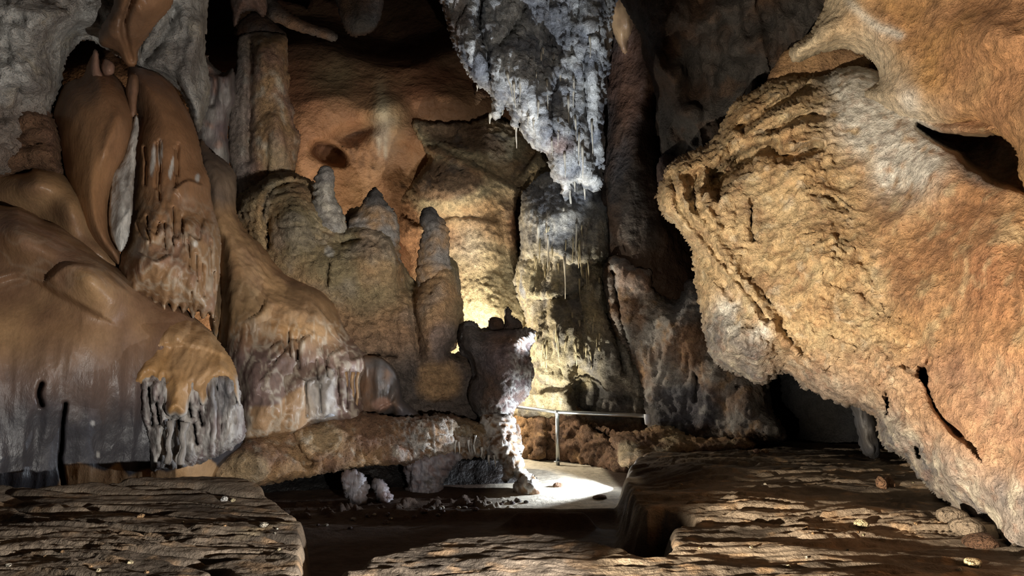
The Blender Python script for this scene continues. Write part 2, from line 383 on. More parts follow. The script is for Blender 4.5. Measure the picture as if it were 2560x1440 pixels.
# ------------------------------------------------------------------ ground (built on a ground lattice)
def gpix(pts, z=0.46):
    out = []
    for px, py in pts:
        w = (720 - py) / F; dz = ST + w * CT; dy = CT - w * ST
        t = (z - CAMZ) / dz; out.append((t * (px - 1280) / F, t * dy))
    return out
BANK = gpix([(-900, 1500), (-900, 1262), (0, 1262), (300, 1250), (540, 1238), (640, 1248), (730, 1285), (768, 1325), (768, 1400), (730, 1470), (650, 1800), (-900, 1800)], 0.5)
FRONT = gpix([(900, 1900), (830, 1460), (880, 1425), (960, 1385), (1060, 1352), (1250, 1338), (1400, 1342), (1530, 1362), (1640, 1392),
              (1665, 1365), (1660, 1325), (1715, 1290), (1650, 1280), (1575, 1262), (1566, 1160), (1640, 1136), (1700, 1128), (1800, 1122), (1900, 1114), (2300, 1112),
              (3000, 1115), (3400, 1900)])
def build_floor():
    ys = 3.0 * (17.5 / 3.0) ** np.linspace(0, 1, 620)
    us = np.linspace(-1.05, 1.05, 760)
    Y, U = np.meshgrid(ys, us, indexing='ij'); X = U * (Y * 0.82 + 0.6)
    P = np.stack([X.ravel(), Y.ravel(), np.zeros(X.size)], 1)
    x, y = P[:, 0], P[:, 1]
    wx = x + 0.10 * fbm(P, 1.6, 4, seed=2); wy = y + 0.14 * fbm(P, 1.4, 4, seed=4)
    db = sdist(wx, wy, catmull(BANK, 4)); df = sdist(wx, wy, catmull(FRONT, 4))
    up_b = sstep(-0.10, 0.06, db); up_f = sstep(-0.10 - 0.18 * (1 - sstep(0.75, 1.05, x)), 0.07, df)
    base = -0.02 + 0.04 * np.clip(y - 9.3, 0, 5) + 0.05 * fbm(P, 0.5, 3, seed=9) + 0.02 * fbm(P, 2.2, 3, seed=10)
    lowlip = 0.10 * np.exp(-((y - (8.75 + 0.05 * fbm(P, 1.2, 2))) / 0.16) ** 2) * sstep(-2.5, -1.5, x) * (1 - sstep(1.4, 1.7, x))
    shelf = 0.16 * np.exp(-((y - 8.15) / 0.10) ** 2) * sstep(-0.2, 0.1, x) * (1 - sstep(0.75, 0.95, x))
    rub = sstep(0.1, 0.5, fbm(P, 5.5, 3, seed=13)) * 0.10 * np.exp(-((y - 9.6 - 0.25 * x) / 0.65) ** 2) * (1 - sstep(-0.3, 0.2, x))
    base = base + lowlip + shelf + rub
    # top relief: laminated mud running across, strongest to the right
    PW = P.copy(); PW[:, 1] += 0.35 * fbm(P, 0.6, 3, seed=77) + 0.10 * P[:, 0]; rip = fbm(PW, 1.5, 5, (0.45, 2.0, 1), 21, 0.55); rip2 = fbm(P, 6.0, 3, (0.6, 1.2, 1), 23)
    terr = np.abs((rip * 3.2 + 10) % 1.0 - 0.25); terr = np.where((rip * 3.2 + 10) % 1.0 < 0.25, ((rip * 3.2 + 10) % 1.0) * 4, 1 - ((rip * 3.2 + 10) % 1.0 - 0.25) / 0.75)
    right = sstep(0.6, 2.0, x)
    top = 0.46 + 0.05 * rip + 0.013 * rip2
    top_f = top + right * (0.045 * terr * sstep(-0.3, 0.2, fbm(P, 1.1, 2, seed=61)) + 0.03 * rip + 0.09 * fbm(P, 0.9, 3, (0.7, 1.2, 1), 33)) + (1 - right) * (0.022 * np.maximum(fbm(P, 9, 2, (0.7, 1.2, 1), 41), -0.1)) \
        - 0.16 * np.exp(-(((x - 1.45) / 0.55) ** 2 + ((y - 8.9) / 1.5) ** 2)) \
        + 0.05 * sstep(5.0, 9.0, y)
    rb = fbm(PW, 1.3, 4, (0.5, 1.9, 1), 25, 0.42); top_b = 0.50 + 0.035 * np.clip(-1.5 - x, 0, 3) + 0.03 * (y - 5) + 0.07 * sstep(6.1, 6.6, y) + 0.040 * rb - 0.05 * sstep(0.78, 0.98, 1 - 3.0 * np.abs(fbm(PW, 1.0, 3, (0.45, 2.2, 1), 71))) + 0.03 * terr * sstep(-0.2, 0.3, fbm(P, 1.1, 2, seed=61)) + 0.006 * rip2 + 0.008 * fbm(P, 12, 2, (0.5, 1, 1), 44)
    z = base * (1 - np.maximum(up_b, up_f)) + top_b * up_b + top_f * up_f * (1 - up_b)
    sl = 4 * np.maximum(up_f * (1 - up_f), up_b * (1 - up_b)); z = z + sl * (0.07 * fbm(P, 4.5, 4, seed=52) + 0.04 * fbm(P, 2, 3, (.4, 1, 1), seed=53))
    z = z + 0.004 * fbm(P, 26, 2, (0.7, 1, 1), 50)
    P[:, 2] = z
    # undercut look on the bank end: strata steps
    c = Ctx(x * 100, y * 100, P)
    r = pal(c, 'mud', 'dmud', 1.3, None, seed=3, st=(0.6, 1.3, 1))
    r = over(r, c, 'tan', sstep(0.1, 0.4, c.n(5, 3, seed=8)) * 0.35)
    r = over(r, c, 'gold', sstep(0.15, 0.5, c.n(2.2, 3, seed=18)) * 0.5 * np.exp(-((x + 1.55) / 0.28) ** 2) * up_b)
    tr = (1 - sstep(0.3, 0.9, np.maximum(up_b, up_f))); r = over(r, c, C['dbrown'] * 0.45, tr * 0.9)  # trench shadow painted dark into the floor colour
    r = over(r, c, C['dbrown'] * 0.4, np.exp(-(((x - 1.75) / 0.55) ** 2 + ((y - 9.0) / 1.5) ** 2) ** 2) * 0.9)  # shade on the promontory painted dark into the floor colour
    pale_floor = sstep(8.6, 9.2, y) * (1 - sstep(1.45, 1.6, x + 0 * y)) * sstep(-0.5, 0.1, x)  # floor coloured paler over the path area
    r = over(r, c, 'pale', pale_floor * 0.85)
    H, Wd = X.shape; idx = np.arange(H * Wd).reshape(H, Wd)
    q = np.stack([idx[:-1, :-1], idx[:-1, 1:], idx[1:, 1:], idx[1:, :-1]], -1).reshape(-1, 4)
    TRI[0] += 2 * len(q)
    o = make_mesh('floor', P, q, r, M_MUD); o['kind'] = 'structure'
    FL['P'] = P.reshape(H, Wd, 3); FL['ys'] = ys; FL['us'] = us
FL = {}
build_floor()
def ground(x, y):
    i = min(max(int(np.searchsorted(FL['ys'], y)), 1), len(FL['ys']) - 1); u = x / (y * 0.82 + 0.6)
    j = min(max(int(np.searchsorted(FL['us'], u)), 1), len(FL['us']) - 1)
    return float(FL['P'][i - 1:i + 1, j - 1:j + 1, 2].mean())

# ------------------------------------------------------------------ rear wall and ceiling shells
def shell(name, x0, x1, y0, y1, step, D, shape, disp, col, mat):
    xs = np.arange(x0, x1 + step, step); ys = np.arange(y0, y1 + step, step); gx, gy = np.meshgrid(xs, ys); H, Wd = gx.shape
    px, py = gx.ravel(), gy.ravel(); Y = tps(D)(px, py)
    c = Ctx(px, py, np.stack(at(px, py, Y), 1))
    if shape: Y = Y - shape(c)
    P = np.stack(at(px, py, Y), 1); idx = np.arange(H * Wd).reshape(H, Wd)
    q = np.stack([idx[:-1, :-1], idx[1:, :-1], idx[1:, 1:], idx[:-1, 1:]], -1).reshape(-1, 4)
    N = vnormals(P, q); c = Ctx(px, py, P, N); P2 = P + N * disp(c)[:, None]
    TRI[0] += 2 * len(q)
    o = make_mesh(name, P2, q, col(c), mat); o['kind'] = 'structure'; return o
def wb_shape(c):
    s = 0.4 * c.g(860, 260, 170, 60, 8) + 0.7 * c.g(1130, 250, 130, 45, 12) + 0.5 * c.g(760, 330, 80, 120)
    s += c.lip([(1240, 300), (1100, 285), (1040, 300), (980, 240), (860, 225), (740, 250), (700, 260)], 90, 0.6, 12) * 0.25
    s += 0.35 * c.g(960, 300, 40, 60) + 0.4 * c.g(1060, 360, 70, 30, 30)
    s -= 0.9 * c.blk(820, 385, 42, 24, 25, 10) + 0.5 * c.g(900, 330, 60, 18, -20)
    s += -5.0 * sstep(0, 90, 150 + 30 * np.sin(c.px / 70.0) - c.py) * (1 - sstep(1230, 1400, c.px))
    s += 0.25 * c.n(0.5, 4, seed=6)
    return s
def wb_col(c):
    r = pal(c, 'orange', 'rust', 0.35, None, seed=2)
    r = over(r, c, 'tan', sstep(0.0, 0.4, c.n(0.7, 5, seed=12)) * 0.4)
    r = over(r, c, 'olive', c.g(840, 190, 70, 60, 0, 20) * 0.8); r = over(r, c, 'olive', c.g(965, 300, 40, 60, 0, 15) * 0.8)
    r = over(r, c, 'cream', c.g(955, 270, 14, 60, -5, 8) * 0.8); r = over(r, c, 'grey', c.g(960, 330, 22, 60, 0, 12) * 0.6)
    r = over(r, c, 'dbrown', c.g(900, 335, 55, 14, -15, 10) * 0.8)
    for x, l in ((885, 50), (893, 80), (905, 60), (916, 40), (925, 90), (940, 50), (948, 30), (965, 60), (872, 60)): r = over(r, c, 'dbrown', c.line([(x, 352), (x + 3, 352 + l * .6), (x - 2, 352 + l)], 2.2, 10) * 0.6)
    for x, l in ((950, 40), (962, 46)): r = over(r, c, 'pale', c.line([(x, 348), (x + 1, 348 + l)], 2.4, 2) * 0.9)
    for x, y in ((975, 425), (945, 432), (1000, 458), (1010, 466), (930, 420)): r = over(r, c, 'black', c.blk(x, y, 9, 5, 0, 14) * sstep(-.2, .1, c.n(9, 2)) * 0.7)
    r = over(r, c, 'dbrown', c.line([(870, 440), (872, 500)], 2, 3) * 0.5); r = over(r, c, 'dbrown', c.line([(984, 440), (988, 520)], 1.6, 3) * 0.5)
    r = over(r, c, 'black', (1 - sstep(130, 190, c.py + 25 * c.n(0.8, 3))) * 0.7)  # darkness of the unlit alcove painted over the wall top
    far = sstep(1500, 1700, c.px); r = over(r, c, 'grey', far)
    return r * 0.95
shell('wall_back', -900, 3500, -700, 1350, 8, [(-900, 600, 15), (0, 600, 15), (600, 300, 17), (900, 500, 17.5), (1000, 250, 17.5), (1300, 300, 18), (1700, 600, 18), (2000, 1050, 17), (2600, 1000, 15), (900, 0, 19), (3500, 800, 12), (900, 1100, 17)],
      wb_shape, lambda c: 0.10 * c.n(1.4, 4) + 0.05 * c.r(3.5, 3, seed=3) * sstep(1200, 1500, c.px), wb_col, M_SMOOTH)
def build_ceiling():
    n = 210; u = np.linspace(0, 1, n); A, B = np.meshgrid(np.linspace(-11, 13, 260), np.linspace(-2, 20, 240))
    P = np.stack([A.ravel(), B.ravel(), np.zeros(A.size)], 1)
    z = 7.6 + 6.5 * sstep(10.2, 12.5, P[:, 1]) * (1 - sstep(2.5, 5.5, P[:, 0])) + 0.9 * fbm(P, 0.22, 5, seed=5) + 0.25 * fbm(P, 1.1, 3, seed=6) + 0.10 * (P[:, 1] - 10) * (P[:, 1] > 10) - 0.05 * (P[:, 0] - 1) ** 2 * 0.3
    P[:, 2] = z; H, Wd = A.shape; idx = np.arange(H * Wd).reshape(H, Wd)
    q = np.stack([idx[:-1, :-1], idx[1:, :-1], idx[1:, 1:], idx[:-1, 1:]], -1).reshape(-1, 4); TRI[0] += 2 * len(q)
    c = Ctx(P[:, 0], P[:, 1], P)
    o = make_mesh('ceiling', P, q, pal(c, 'brown', 'dgrey', 0.5), M_ROUGH); o['kind'] = 'structure'
build_ceiling()
# ------------------------------------------------------------------ centre rear: boulder, curtain walls
def f_boulder():
    r = empty('pitted_outcrop', 'tan pitted rock face behind the stalagmites, with a dark slab jutting from its upper left', 'rock')
    def sh(c):
        s = 1.0 * c.g(1130, 480, 110, 70, 20) + c.lip([(1290, 470), (1200, 425), (1120, 385), (1060, 362), (1040, 310)], 70, 0.55, 8)
        s += c.lip([(1010, 545), (1060, 570), (1140, 545), (1230, 560)], 80, 0.3, 6) * -0.5
        s += c.lip([(1240, 300), (1300, 330), (1345, 380), (1300, 440)], 60, 0.35, 6)
        s += 0.5 * c.g(1220, 640, 60, 120) + 0.5 * c.g(1250, 780, 90, 70)
        s -= 0.5 * c.g(1110, 340, 60, 22, 10)
        s += -0.7 * c.blk(1296, 560, 12, 80, 0, 6)
        return s + 0.25 * c.n(0.7, 3, seed=9)
    def col(c):
        r = pal(c, 'tan', 'cream', 0.8, None, seed=4)
        r = over(r, c, 'orange', c.g(1130, 600, 90, 45, 30, 20) * 0.8); r = over(r, c, 'orange', c.blk(1020, 600, 40, 110, 0, 10))
        r = over(r, c, 'brown', c.poly([(1030, 480), (1075, 405), (1180, 425), (1215, 460), (1150, 500), (1050, 500)], 12, 14) * 0.85)
        r = over(r, c, 'brown', c.blk(1150, 340, 120, 35, 15, 15) * 0.8)
        r = over(r, c, 'orange', c.line([(1062, 368), (1120, 395), (1200, 440)], 7, 5) * 0.6)
        r = over(r, c, 'rust', c.g(1290, 560, 28, 90, 0, 10) * 0.9)  # dark orange shadow beside the grey wall, painted into the colour
        r = over(r, c, 'dgrey', sstep(0.1, 0.5, c.n(2.5, 4, seed=19)) * 0.6 * sstep(700, 400, c.py))
        r = over(r, c, 'pale', c.g(1180, 620, 40, 60, 0, 20) * 0.6); r = over(r, c, 'cream', c.blk(1240, 760, 110, 110, 0, 30, 0.5) * 0.8)
        return r
    formation('rock_mass', [(1006, 500), (1036, 450), (1072, 404), (1062, 368), (1040, 330), (1034, 300), (1090, 312), (1180, 306), (1235, 296), (1310, 325),
                            (1420, 380), (1560, 440), (1600, 700), (1560, 900), (1480, 1010), (1120, 1010), (1060, 900), (1030, 740), (1028, 640), (1000, 590)],
              [(1000, 500, 16.8), (1300, 300, 17.0), (1200, 700, 16.4), (1500, 800, 16.6), (1200, 1000, 16.2)], 0.9, 110, 4, M_CRUST, sh,
              lambda c: 0.07 * c.n(2.2, 4) + 0.055 * c.r(5, 4, seed=5) + 0.03 * c.n(13, 2), col, r, edge=5, back=1.2)
f_boulder()
def stalactite(px, py, Y, L, w, mat, col, parent, name='stalactite', lean=0.0, n=7):
    """L and w in px at depth Y"""
    k = Y / F; x, y, z = at(px, py, Y); pts = []; rad = []
    for i in range(n):
        t = i / (n - 1); pts.append((x + lean * t * L * k + 0.006 * math.sin(5 * t + px), y, z - t * L * k + 0.0))
        rad.append(max(0.5 * w * k * ((1 - t) ** 0.7 * (1 + 0.25 * math.sin(9 * t + px * 1.7))), 0.004))
    return tube(name, pts, rad, 7, mat, col, parent)
def f_curtain():
    r = empty('hanging_curtain', 'big grey-white stalactite curtain hanging from the ceiling at top centre', 'curtain')
    def sh(c):
        s = 0.55 * c.g(1170, 130, 45, 120, -20) + 0.9 * c.g(1300, 220, 75, 140, -22) + 0.6 * c.g(1390, 380, 60, 110, -10) + 0.4 * c.g(1480, 120, 40, 200)
        s -= 0.5 * c.line([(1205, 0), (1200, 60), (1215, 130), (1225, 200)], 12) + 0.3 * c.line([(1310, 20), (1290, 60), (1270, 90), (1250, 110)], 12)
        s -= 0.35 * c.g(1370, 110, 40, 50, 0) + 0.25 * c.line([(1395, 200), (1375, 260), (1385, 330)], 10)
        s -= 0.3 * c.line([(1475, 90), (1460, 200), (1470, 330), (1490, 430)], 10)
        s += c.lip([(1480, 470), (1430, 430), (1400, 440), (1370, 380), (1300, 300)], 90, 0.25, 5) * 0
        return s + 0.12 * c.n(1.2, 3, seed=3) + 0.14 * c.r(2.6, 4, (1.7, 1.7, 0.35), 14)
    def dp(c): return 0.05 * c.n(3, 4, seed=8) + 0.06 * c.r(6, 3, (1.3, 1.3, 0.3), 5) + 0.03 * c.n(14, 2, (1, 1, 0.6)) + 0.025 * c.r(13, 3, (1.2, 1, .5), 9)
    def col(c):
        r = pal(c, 'coolgrey', 'white', 2.2, 'grey', seed=6)
        r = over(r, c, 'dgrey', sstep(0.1, 0.45, c.n(3.2, 5, seed=65)) * 0.55)
        r = over(r, c, 'brown', sstep(0.25, 0.45, c.n(1.5, 3, seed=25)) * 0.3); r = over(r, c, 'rust', c.g(1400, 365, 25, 22, 0, 10) * 0.6)
        r = over(r, c, 'brown', c.blk(1150, 40, 26, 60, 0, 20) * 0.5)
        r = over(r, c, 'dgrey', c.blk(1385, 60, 60, 60, 0, 30) * 0.3)
        return r
    cb = formation('curtain_body', [(1106, -90), (1112, 20), (1124, 66), (1138, 110), (1150, 140), (1172, 178), (1192, 200), (1204, 216), (1226, 228), (1238, 258), (1236, 286), (1246, 292),
                               (1256, 262), (1268, 256), (1276, 276), (1282, 306), (1292, 318), (1300, 300), (1306, 330), (1322, 350), (1344, 372), (1370, 384), (1380, 420),
                               (1388, 452), (1404, 460), (1412, 500), (1422, 470), (1440, 452), (1462, 462), (1480, 470), (1498, 468), (1506, 420), (1504, 330), (1516, 200), (1530, 60), (1540, -90)],
              [(1150, 0, 13.2), (1500, 0, 13.0), (1400, 450, 13.6)], 0.9, 70, 4, M_CRUST, sh, dp, col, r, edge=4, edge_f=0.04, back=1.5)
    for (x, y, L, w, l) in [(1193, 212, 18, 6, 0), (1227, 284, 28, 12, -.1), (1257, 262, 28, 8, 0), (1285, 296, 30, 16, 0), (1291, 315, 60, 7, 0), (1298, 290, 40, 6, 0), (1436, 440, 42, 9, 0), (1461, 452, 50, 9, 0), (1449, 440, 22, 8, 0),
                            (1424, 470, 56, 10, .05), (1410, 450, 30, 8, 0), (1357, 120, 60, 6, 0), (1385, 135, 70, 5, 0), (1433, 190, 90, 9, 0), (1320, 290, 26, 6, 0), (1334, 300, 30, 6, 0), (1475, 90, 60, 6, 0),
                            (1447, 330, 90, 7, 0), (1352, 130, 110, 6, 0), (1368, 200, 120, 6, 0), (1400, 160, 100, 6, 0), (1420, 240, 120, 7, 0), (1438, 290, 100, 7, 0), (1456, 360, 90, 8, 0), (1395, 300, 70, 6, 0), (1340, 180, 60, 5, 0), (1412, 380, 70, 7, 0), (1480, 300, 90, 7, 0), (1300, 200, 60, 6, 0), (1380, 350, 40, 6, 0), (1490, 455, 24, 14, 0), (1268, 180, 80, 9, .2), (1283, 205, 70, 8, .1), (1345, 250, 50, 7, 0)]:
        d = 13.5 if (x, y) in ((1436, 440), (1461, 452), (1424, 470), (1449, 440), (1410, 450), (1490, 455), (1193, 212), (1227, 284), (1257, 262), (1285, 296), (1291, 315), (1298, 290)) else 12.35
        if d < 13: d = (surfY(cb, x, y) or d) + 0.01
        stalactite(x, y, d, L, w, M_DRIP, C['pale'] * 0.85, r, lean=l)
f_curtain()
def f_draped_wall():
    r = empty('draped_wall', 'grey and cream dripstone wall behind the handrail, draped with thin dripping ribs', 'dripstone')
    def sh(c):
        s = 0.5 * c.g(1400, 560, 70, 80) + 0.5 * c.lip([(1300, 650), (1380, 625), (1440, 660), (1520, 640)], 140, 0.7, 8)
        s += c.lip([(1330, 745), (1400, 738), (1440, 720)], 60, 0.25, 4) + 0.4 * c.g(1400, 830, 90, 80) + 0.5 * c.g(1560, 860, 50, 90, 20)
        s -= 0.8 * c.blk(1465, 985, 45, 50, 10, 10) + 0.4 * c.line([(1510, 650), (1516, 760), (1540, 850), (1560, 930)], 9)
        s += c.lip([(1300, 900), (1350, 940), (1420, 960), (1440, 900), (1500, 960), (1590, 985)], 120, 0.45, 8)
        s -= 0.5 * sstep(1010, 1060, c.py)
        return s + 0.12 * c.r(1.7, 4, (1.5, 1.5, 0.35), 4) + 0.15 * c.n(0.9, 3)
    def col(c):
        r = pal(c, 'coolgrey', 'pale', 1.3, 'dgrey', seed=16)
        low = sstep(600, 680, c.py + 25 * c.n(1.5, 3)); r = over(r, c, 'cream', low * sstep(-0.3, 0.2, c.n(2.5, 4, (1.5, 1.5, 0.4), 7)) * (1 - sstep(1480, 1540, c.px)) * 0.9)
        r = over(r, c, 'olive', sstep(700, 800, c.py) * 0.45)
        r = over(r, c, 'dgrey', sstep(1490, 1530, c.px + 0.1 * c.py - 70) * 0.5)
        r = over(r, c, 'dgrey', c.blk(1500, 1010, 90, 45, 0, 25) * 0.85); r = over(r, c, 'slate', c.blk(1370, 500, 60, 40, 0, 25) * 0.85)
        r = over(r, c, 'orange', sstep(1035, 1065, c.py - 0.02 * c.px + 30) * 0.55)
        r = over(r, c, 'dgrey', sstep(0.1, 0.4, c.n(3, 4, seed=33)) * 0.6)
        return r
    wm = formation('wall_mass', [(1306, 505), (1322, 470), (1380, 430), (1500, 420), (1540, 520), (1530, 640), (1540, 780), (1580, 880), (1640, 960), (1660, 1060), (1680, 1175), (1450, 1175), (1230, 1175),
                            (1262, 1080), (1300, 960), (1320, 830), (1300, 750), (1290, 700), (1296, 660), (1306, 640), (1302, 570)],
              [(1300, 500, 15.0), (1500, 500, 14.9), (1300, 1100, 14.6), (1640, 1100, 14.0), (1450, 800, 14.7)], 0.8, 60, 4, M_CRUST, sh,
              lambda c: 0.05 * c.n(3, 4) + 0.065 * c.r(5, 4, (1.4, 1.4, 0.45), 5) + 0.025 * c.n(14, 2), col, r, edge=4, back=1.2)
    rr = random.Random(5)
    for i in range(46):
        x = rr.uniform(1335, 1500); y = rr.uniform(780, 880) if i < 26 else rr.uniform(560, 700); L = rr.uniform(25, 70)
        stalactite(x, y, (surfY(wm, x, y) or 13.75) + 0.01, L, rr.uniform(4, 7), M_DRIP, C['cream'] * 0.85, r, 'drip_rib', lean=rr.uniform(-.12, .12), n=5)
    for x, y, L in ((1412, 640, 110), (1440, 560, 100), (1408, 520, 60), (1345, 560, 90), (1370, 590, 80)):
        stalactite(x, y, (surfY(wm, x, y) or 13.8) + 0.0, L, 7, M_DRIP, C['pale'] * 0.8, r, 'stalactite')
f_draped_wall()
def f_dark_column():
    r = empty('dark_column', 'broad dark brown rock column between the grey curtain and the golden overhang', 'rock column')
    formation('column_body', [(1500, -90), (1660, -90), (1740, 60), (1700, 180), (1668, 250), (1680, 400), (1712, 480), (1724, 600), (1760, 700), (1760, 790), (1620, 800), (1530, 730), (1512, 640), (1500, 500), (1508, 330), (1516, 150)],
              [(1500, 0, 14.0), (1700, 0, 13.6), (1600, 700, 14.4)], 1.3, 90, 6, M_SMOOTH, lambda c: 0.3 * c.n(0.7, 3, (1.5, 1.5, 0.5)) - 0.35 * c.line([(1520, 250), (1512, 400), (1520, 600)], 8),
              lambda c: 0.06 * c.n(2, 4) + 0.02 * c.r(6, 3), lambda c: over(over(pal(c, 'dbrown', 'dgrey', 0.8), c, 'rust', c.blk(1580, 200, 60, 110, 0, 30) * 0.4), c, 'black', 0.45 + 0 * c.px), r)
    formation('rock_tongue', [(1515, -90), (1512, 20), (1522, 60), (1540, 100), (1556, 130), (1566, 134), (1572, 100), (1590, 60), (1610, 20), (1625, -90)], 12.9, 0.5, None, 5, M_FLOW,
              lambda c: 0.15 * c.r(1.5, 3, (1.5, 1.5, 0.3)), lambda c: 0.03 * c.n(4, 3), lambda c: pal(c, 'tan', 'brown', 1.5), r)
    h = empty('ceiling_rock', 'dark brown knobbly rock hanging from the ceiling above the golden overhang', 'rock')
    def sh(c):
        s = 0.0
        for x, y, a, b, t in ((1700, 40, 26, 50, 20), (1760, 60, 30, 60, 30), (1830, 20, 60, 30, -30), (1650, 160, 20, 40, 0), (1690, 190, 24, 30, 0), (1730, 280, 30, 20, 0), (1880, 110, 70, 30, -30)): s = s + 0.5 * c.g(x, y, a, b, t)
        return s + 0.5 * c.r(0.9, 4, (1.4, 1.4, 0.6), 4)
    formation('rock_mass', [(1570, -90), (2140, -90), (2110, 60), (2060, 200), (1960, 300), (1860, 380), (1760, 450), (1700, 440), (1650, 380), (1640, 250), (1600, 100)],
              [(1600, -50, 12.2), (2100, -50, 10.5), (1700, 450, 13.0), (2000, 250, 11.6)], 0.8, 100, 6, M_ROUGH, sh, lambda c: 0.08 * c.n(2.5, 4), lambda c: over(pal(c, 'dbrown', 'dgrey', 1.0), c, 'brown', sstep(0.1, 0.4, c.n(2, 3, seed=5)) * 0.5) * 0.55, h)
    formation('rock_slab', [(1640, 420), (1655, 380), (1700, 385), (1760, 340), (1830, 300), (1860, 330), (1800, 420), (1740, 480), (1690, 500), (1650, 470)], 12.4, 0.5, 50, 6, M_SMOOTH,
              None, lambda c: 0.06 * c.n(2.5, 4), lambda c: pal(c, 'dbrown', 'mauve', 1.2) * 0.5, h)
f_dark_column()
def f_right_mid():
    r = empty('grooved_rock_wall', 'grey-brown grooved rock wall between the handrail end and the golden overhang', 'rock')
    def sh(c):
        s = c.lip([(1530, 630), (1520, 760), (1560, 860), (1600, 960), (1640, 1050)], 60, 0.35, 6)
        s -= 0.45 * c.line([(1532, 680), (1545, 760), (1560, 830), (1585, 900), (1600, 940)], 6) + 0.3 * c.line([(1575, 930), (1570, 990)], 5) + 0.3 * c.line([(1738, 935), (1742, 960), (1738, 1000)], 5)
        s += 0.5 * c.g(1600, 690, 45, 35) + 0.45 * c.g(1700, 820, 70, 60) + 0.3 * c.g(1780, 950, 40, 40) + 0.5 * c.g(1870, 1010, 45, 60)
        s -= 0.7 * c.blk(1662, 700, 32, 40, 0, 8) + 0.2 * c.g(1690, 1010, 60, 40) + 0.4 * c.blk(1844, 966, 6, 6)
        s += 0.5 * c.g(1930, 1070, 40, 35)
        return s + 0.18 * c.n(0.9, 3, seed=4) + 0.12 * c.r(2.2, 5, (1.2, 1.4, 0.6), 8)
    def col(c):
        r = pal(c, 'grey', 'brown', 1.6, 'tan', seed=26)
        r = over(r, c, 'coolgrey', c.blk(1720, 740, 60, 70, 0, 20) * 0.6); r = over(r, c, 'slate', c.blk(1710, 1020, 95, 65, 0, 30) * 0.9)
        r = over(r, c, 'dgrey', c.blk(1600, 1040, 60, 60, 0, 30) * 0.8)
        r = over(r, c, 'pink', c.blk(1600, 680, 60, 50, 0, 20) * 0.4); r = over(r, c, 'white', sstep(0.2, 0.4, c.n(3, 3, seed=9)) * 0.3)
        return r * 0.9
    formation('wall_mass', [(1516, 650), (1530, 634), (1570, 640), (1606, 668), (1640, 650), (1656, 640), (1650, 690), (1670, 745), (1700, 750), (1716, 700), (1760, 720), (1830, 800), (1900, 930), (1918, 960), (1925, 1020),
                            (1950, 1060), (1962, 1100), (1900, 1118), (1760, 1125), (1650, 1130), (1622, 1060), (1600, 960), (1556, 870), (1524, 790), (1510, 700)],
              [(1520, 650, 14.2), (1900, 800, 12.4), (1620, 1130, 13.2), (1950, 1100, 12.0)], 0.7, 60, 4, M_ROUGH, sh,
              lambda c: 0.05 * c.n(3, 4) + 0.045 * c.r(6, 4, seed=5) + 0.02 * c.n(15, 2), col, r, edge=4, back=1.4)
    b = empty('sloping_outcrop', 'low brown bedrock foot under the handrail, sloping down to the pale path', 'rock')
    def sh2(c): return -0.4 * c.blk(1500, 1075, 14, 50, -50, 5) - 0.35 * c.line([(1430, 1020), (1480, 1070), (1520, 1090)], 7) + 0.12 * c.r(2, 3, seed=2) + c.lip([(1360, 1170), (1358, 1060)], 60, 0.15, 4)
    formation('bedrock', [(1270, 1060), (1330, 1030), (1420, 1020), (1480, 1060), (1530, 1080), (1560, 1110), (1570, 1180), (1500, 1165), (1400, 1150), (1300, 1150), (1276, 1110)],
              [(1290, 1060, 14.4), (1290, 1150, 13.9), (1400, 1150, 13.7), (1560, 1180, 12.3), (1560, 1100, 13.0)], 0.2, 40, 4, M_CRUST, sh2, lambda c: 0.06 * c.n(3, 4) + 0.07 * c.r(5, 4) + 0.03 * c.r(14, 3), lambda c: over(pal(c, 'brown', 'dbrown', 2.3, 'tan'), c, 'ochre', sstep(1370, 1300, c.px) * 0.5), b, back=1.0)
    k = empty('bedrock_ledge', 'rough bedrock ledge along the foot of the grooved wall, lit in patches', 'rock')
    formation('ledge_mass', [(1530, 1090), (1600, 1080), (1640, 1066), (1690, 1072), (1740, 1100), (1860, 1094), (1880, 1120), (1760, 1134), (1650, 1145), (1560, 1165), (1545, 1130)],
              [(1540, 1100, 12.2), (1880, 1110, 11.6), (1600, 1150, 11.4)], 0.5, 26, 4, M_CRUST, lambda c: 0.12 * c.r(2, 3), lambda c: 0.05 * c.n(3, 4) + 0.05 * c.r(7, 3), lambda c: over(pal(c, 'tan', 'brown', 1.3), c, 'cream', sstep(0, 0.4, c.n(1.7, 3, seed=4)) * 0.6), k, back=1.0)
f_right_mid()
def f_far_dark():
    p = empty('fluted_stalagmite', 'thin grey fluted stalagmite in the dark hollow under the overhang', 'stalagmite')
    formation('stalagmite_body', [(2122, 1000), (2160, 990), (2190, 1050), (2200, 1135), (2160, 1140), (2140, 1080), (2132, 1040)], 9.6, 0.3, None, 5, M_DRIP, lambda c: 0.14 * c.r(7, 3, (1.5, 1.5, 0.15)), lambda c: 0.02 * c.n(5, 3), lambda c: pal(c, 'dgrey', 'slate', 2) * 0.6, p, full=True, back=0.3)
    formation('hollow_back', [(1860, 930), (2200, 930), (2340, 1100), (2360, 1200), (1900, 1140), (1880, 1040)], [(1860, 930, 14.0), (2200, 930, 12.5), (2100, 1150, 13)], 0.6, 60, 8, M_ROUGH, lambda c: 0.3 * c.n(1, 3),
              lambda c: 0.05 * c.n(3, 3), lambda c: pal(c, 'dgrey', 'slate', 1) * 0.2, None)  # colour cut far down to stand in for the hollow's shade
    o = COL.objects['hollow_back']; o.name = 'wall_hollow'; o['kind'] = 'structure'
f_far_dark()

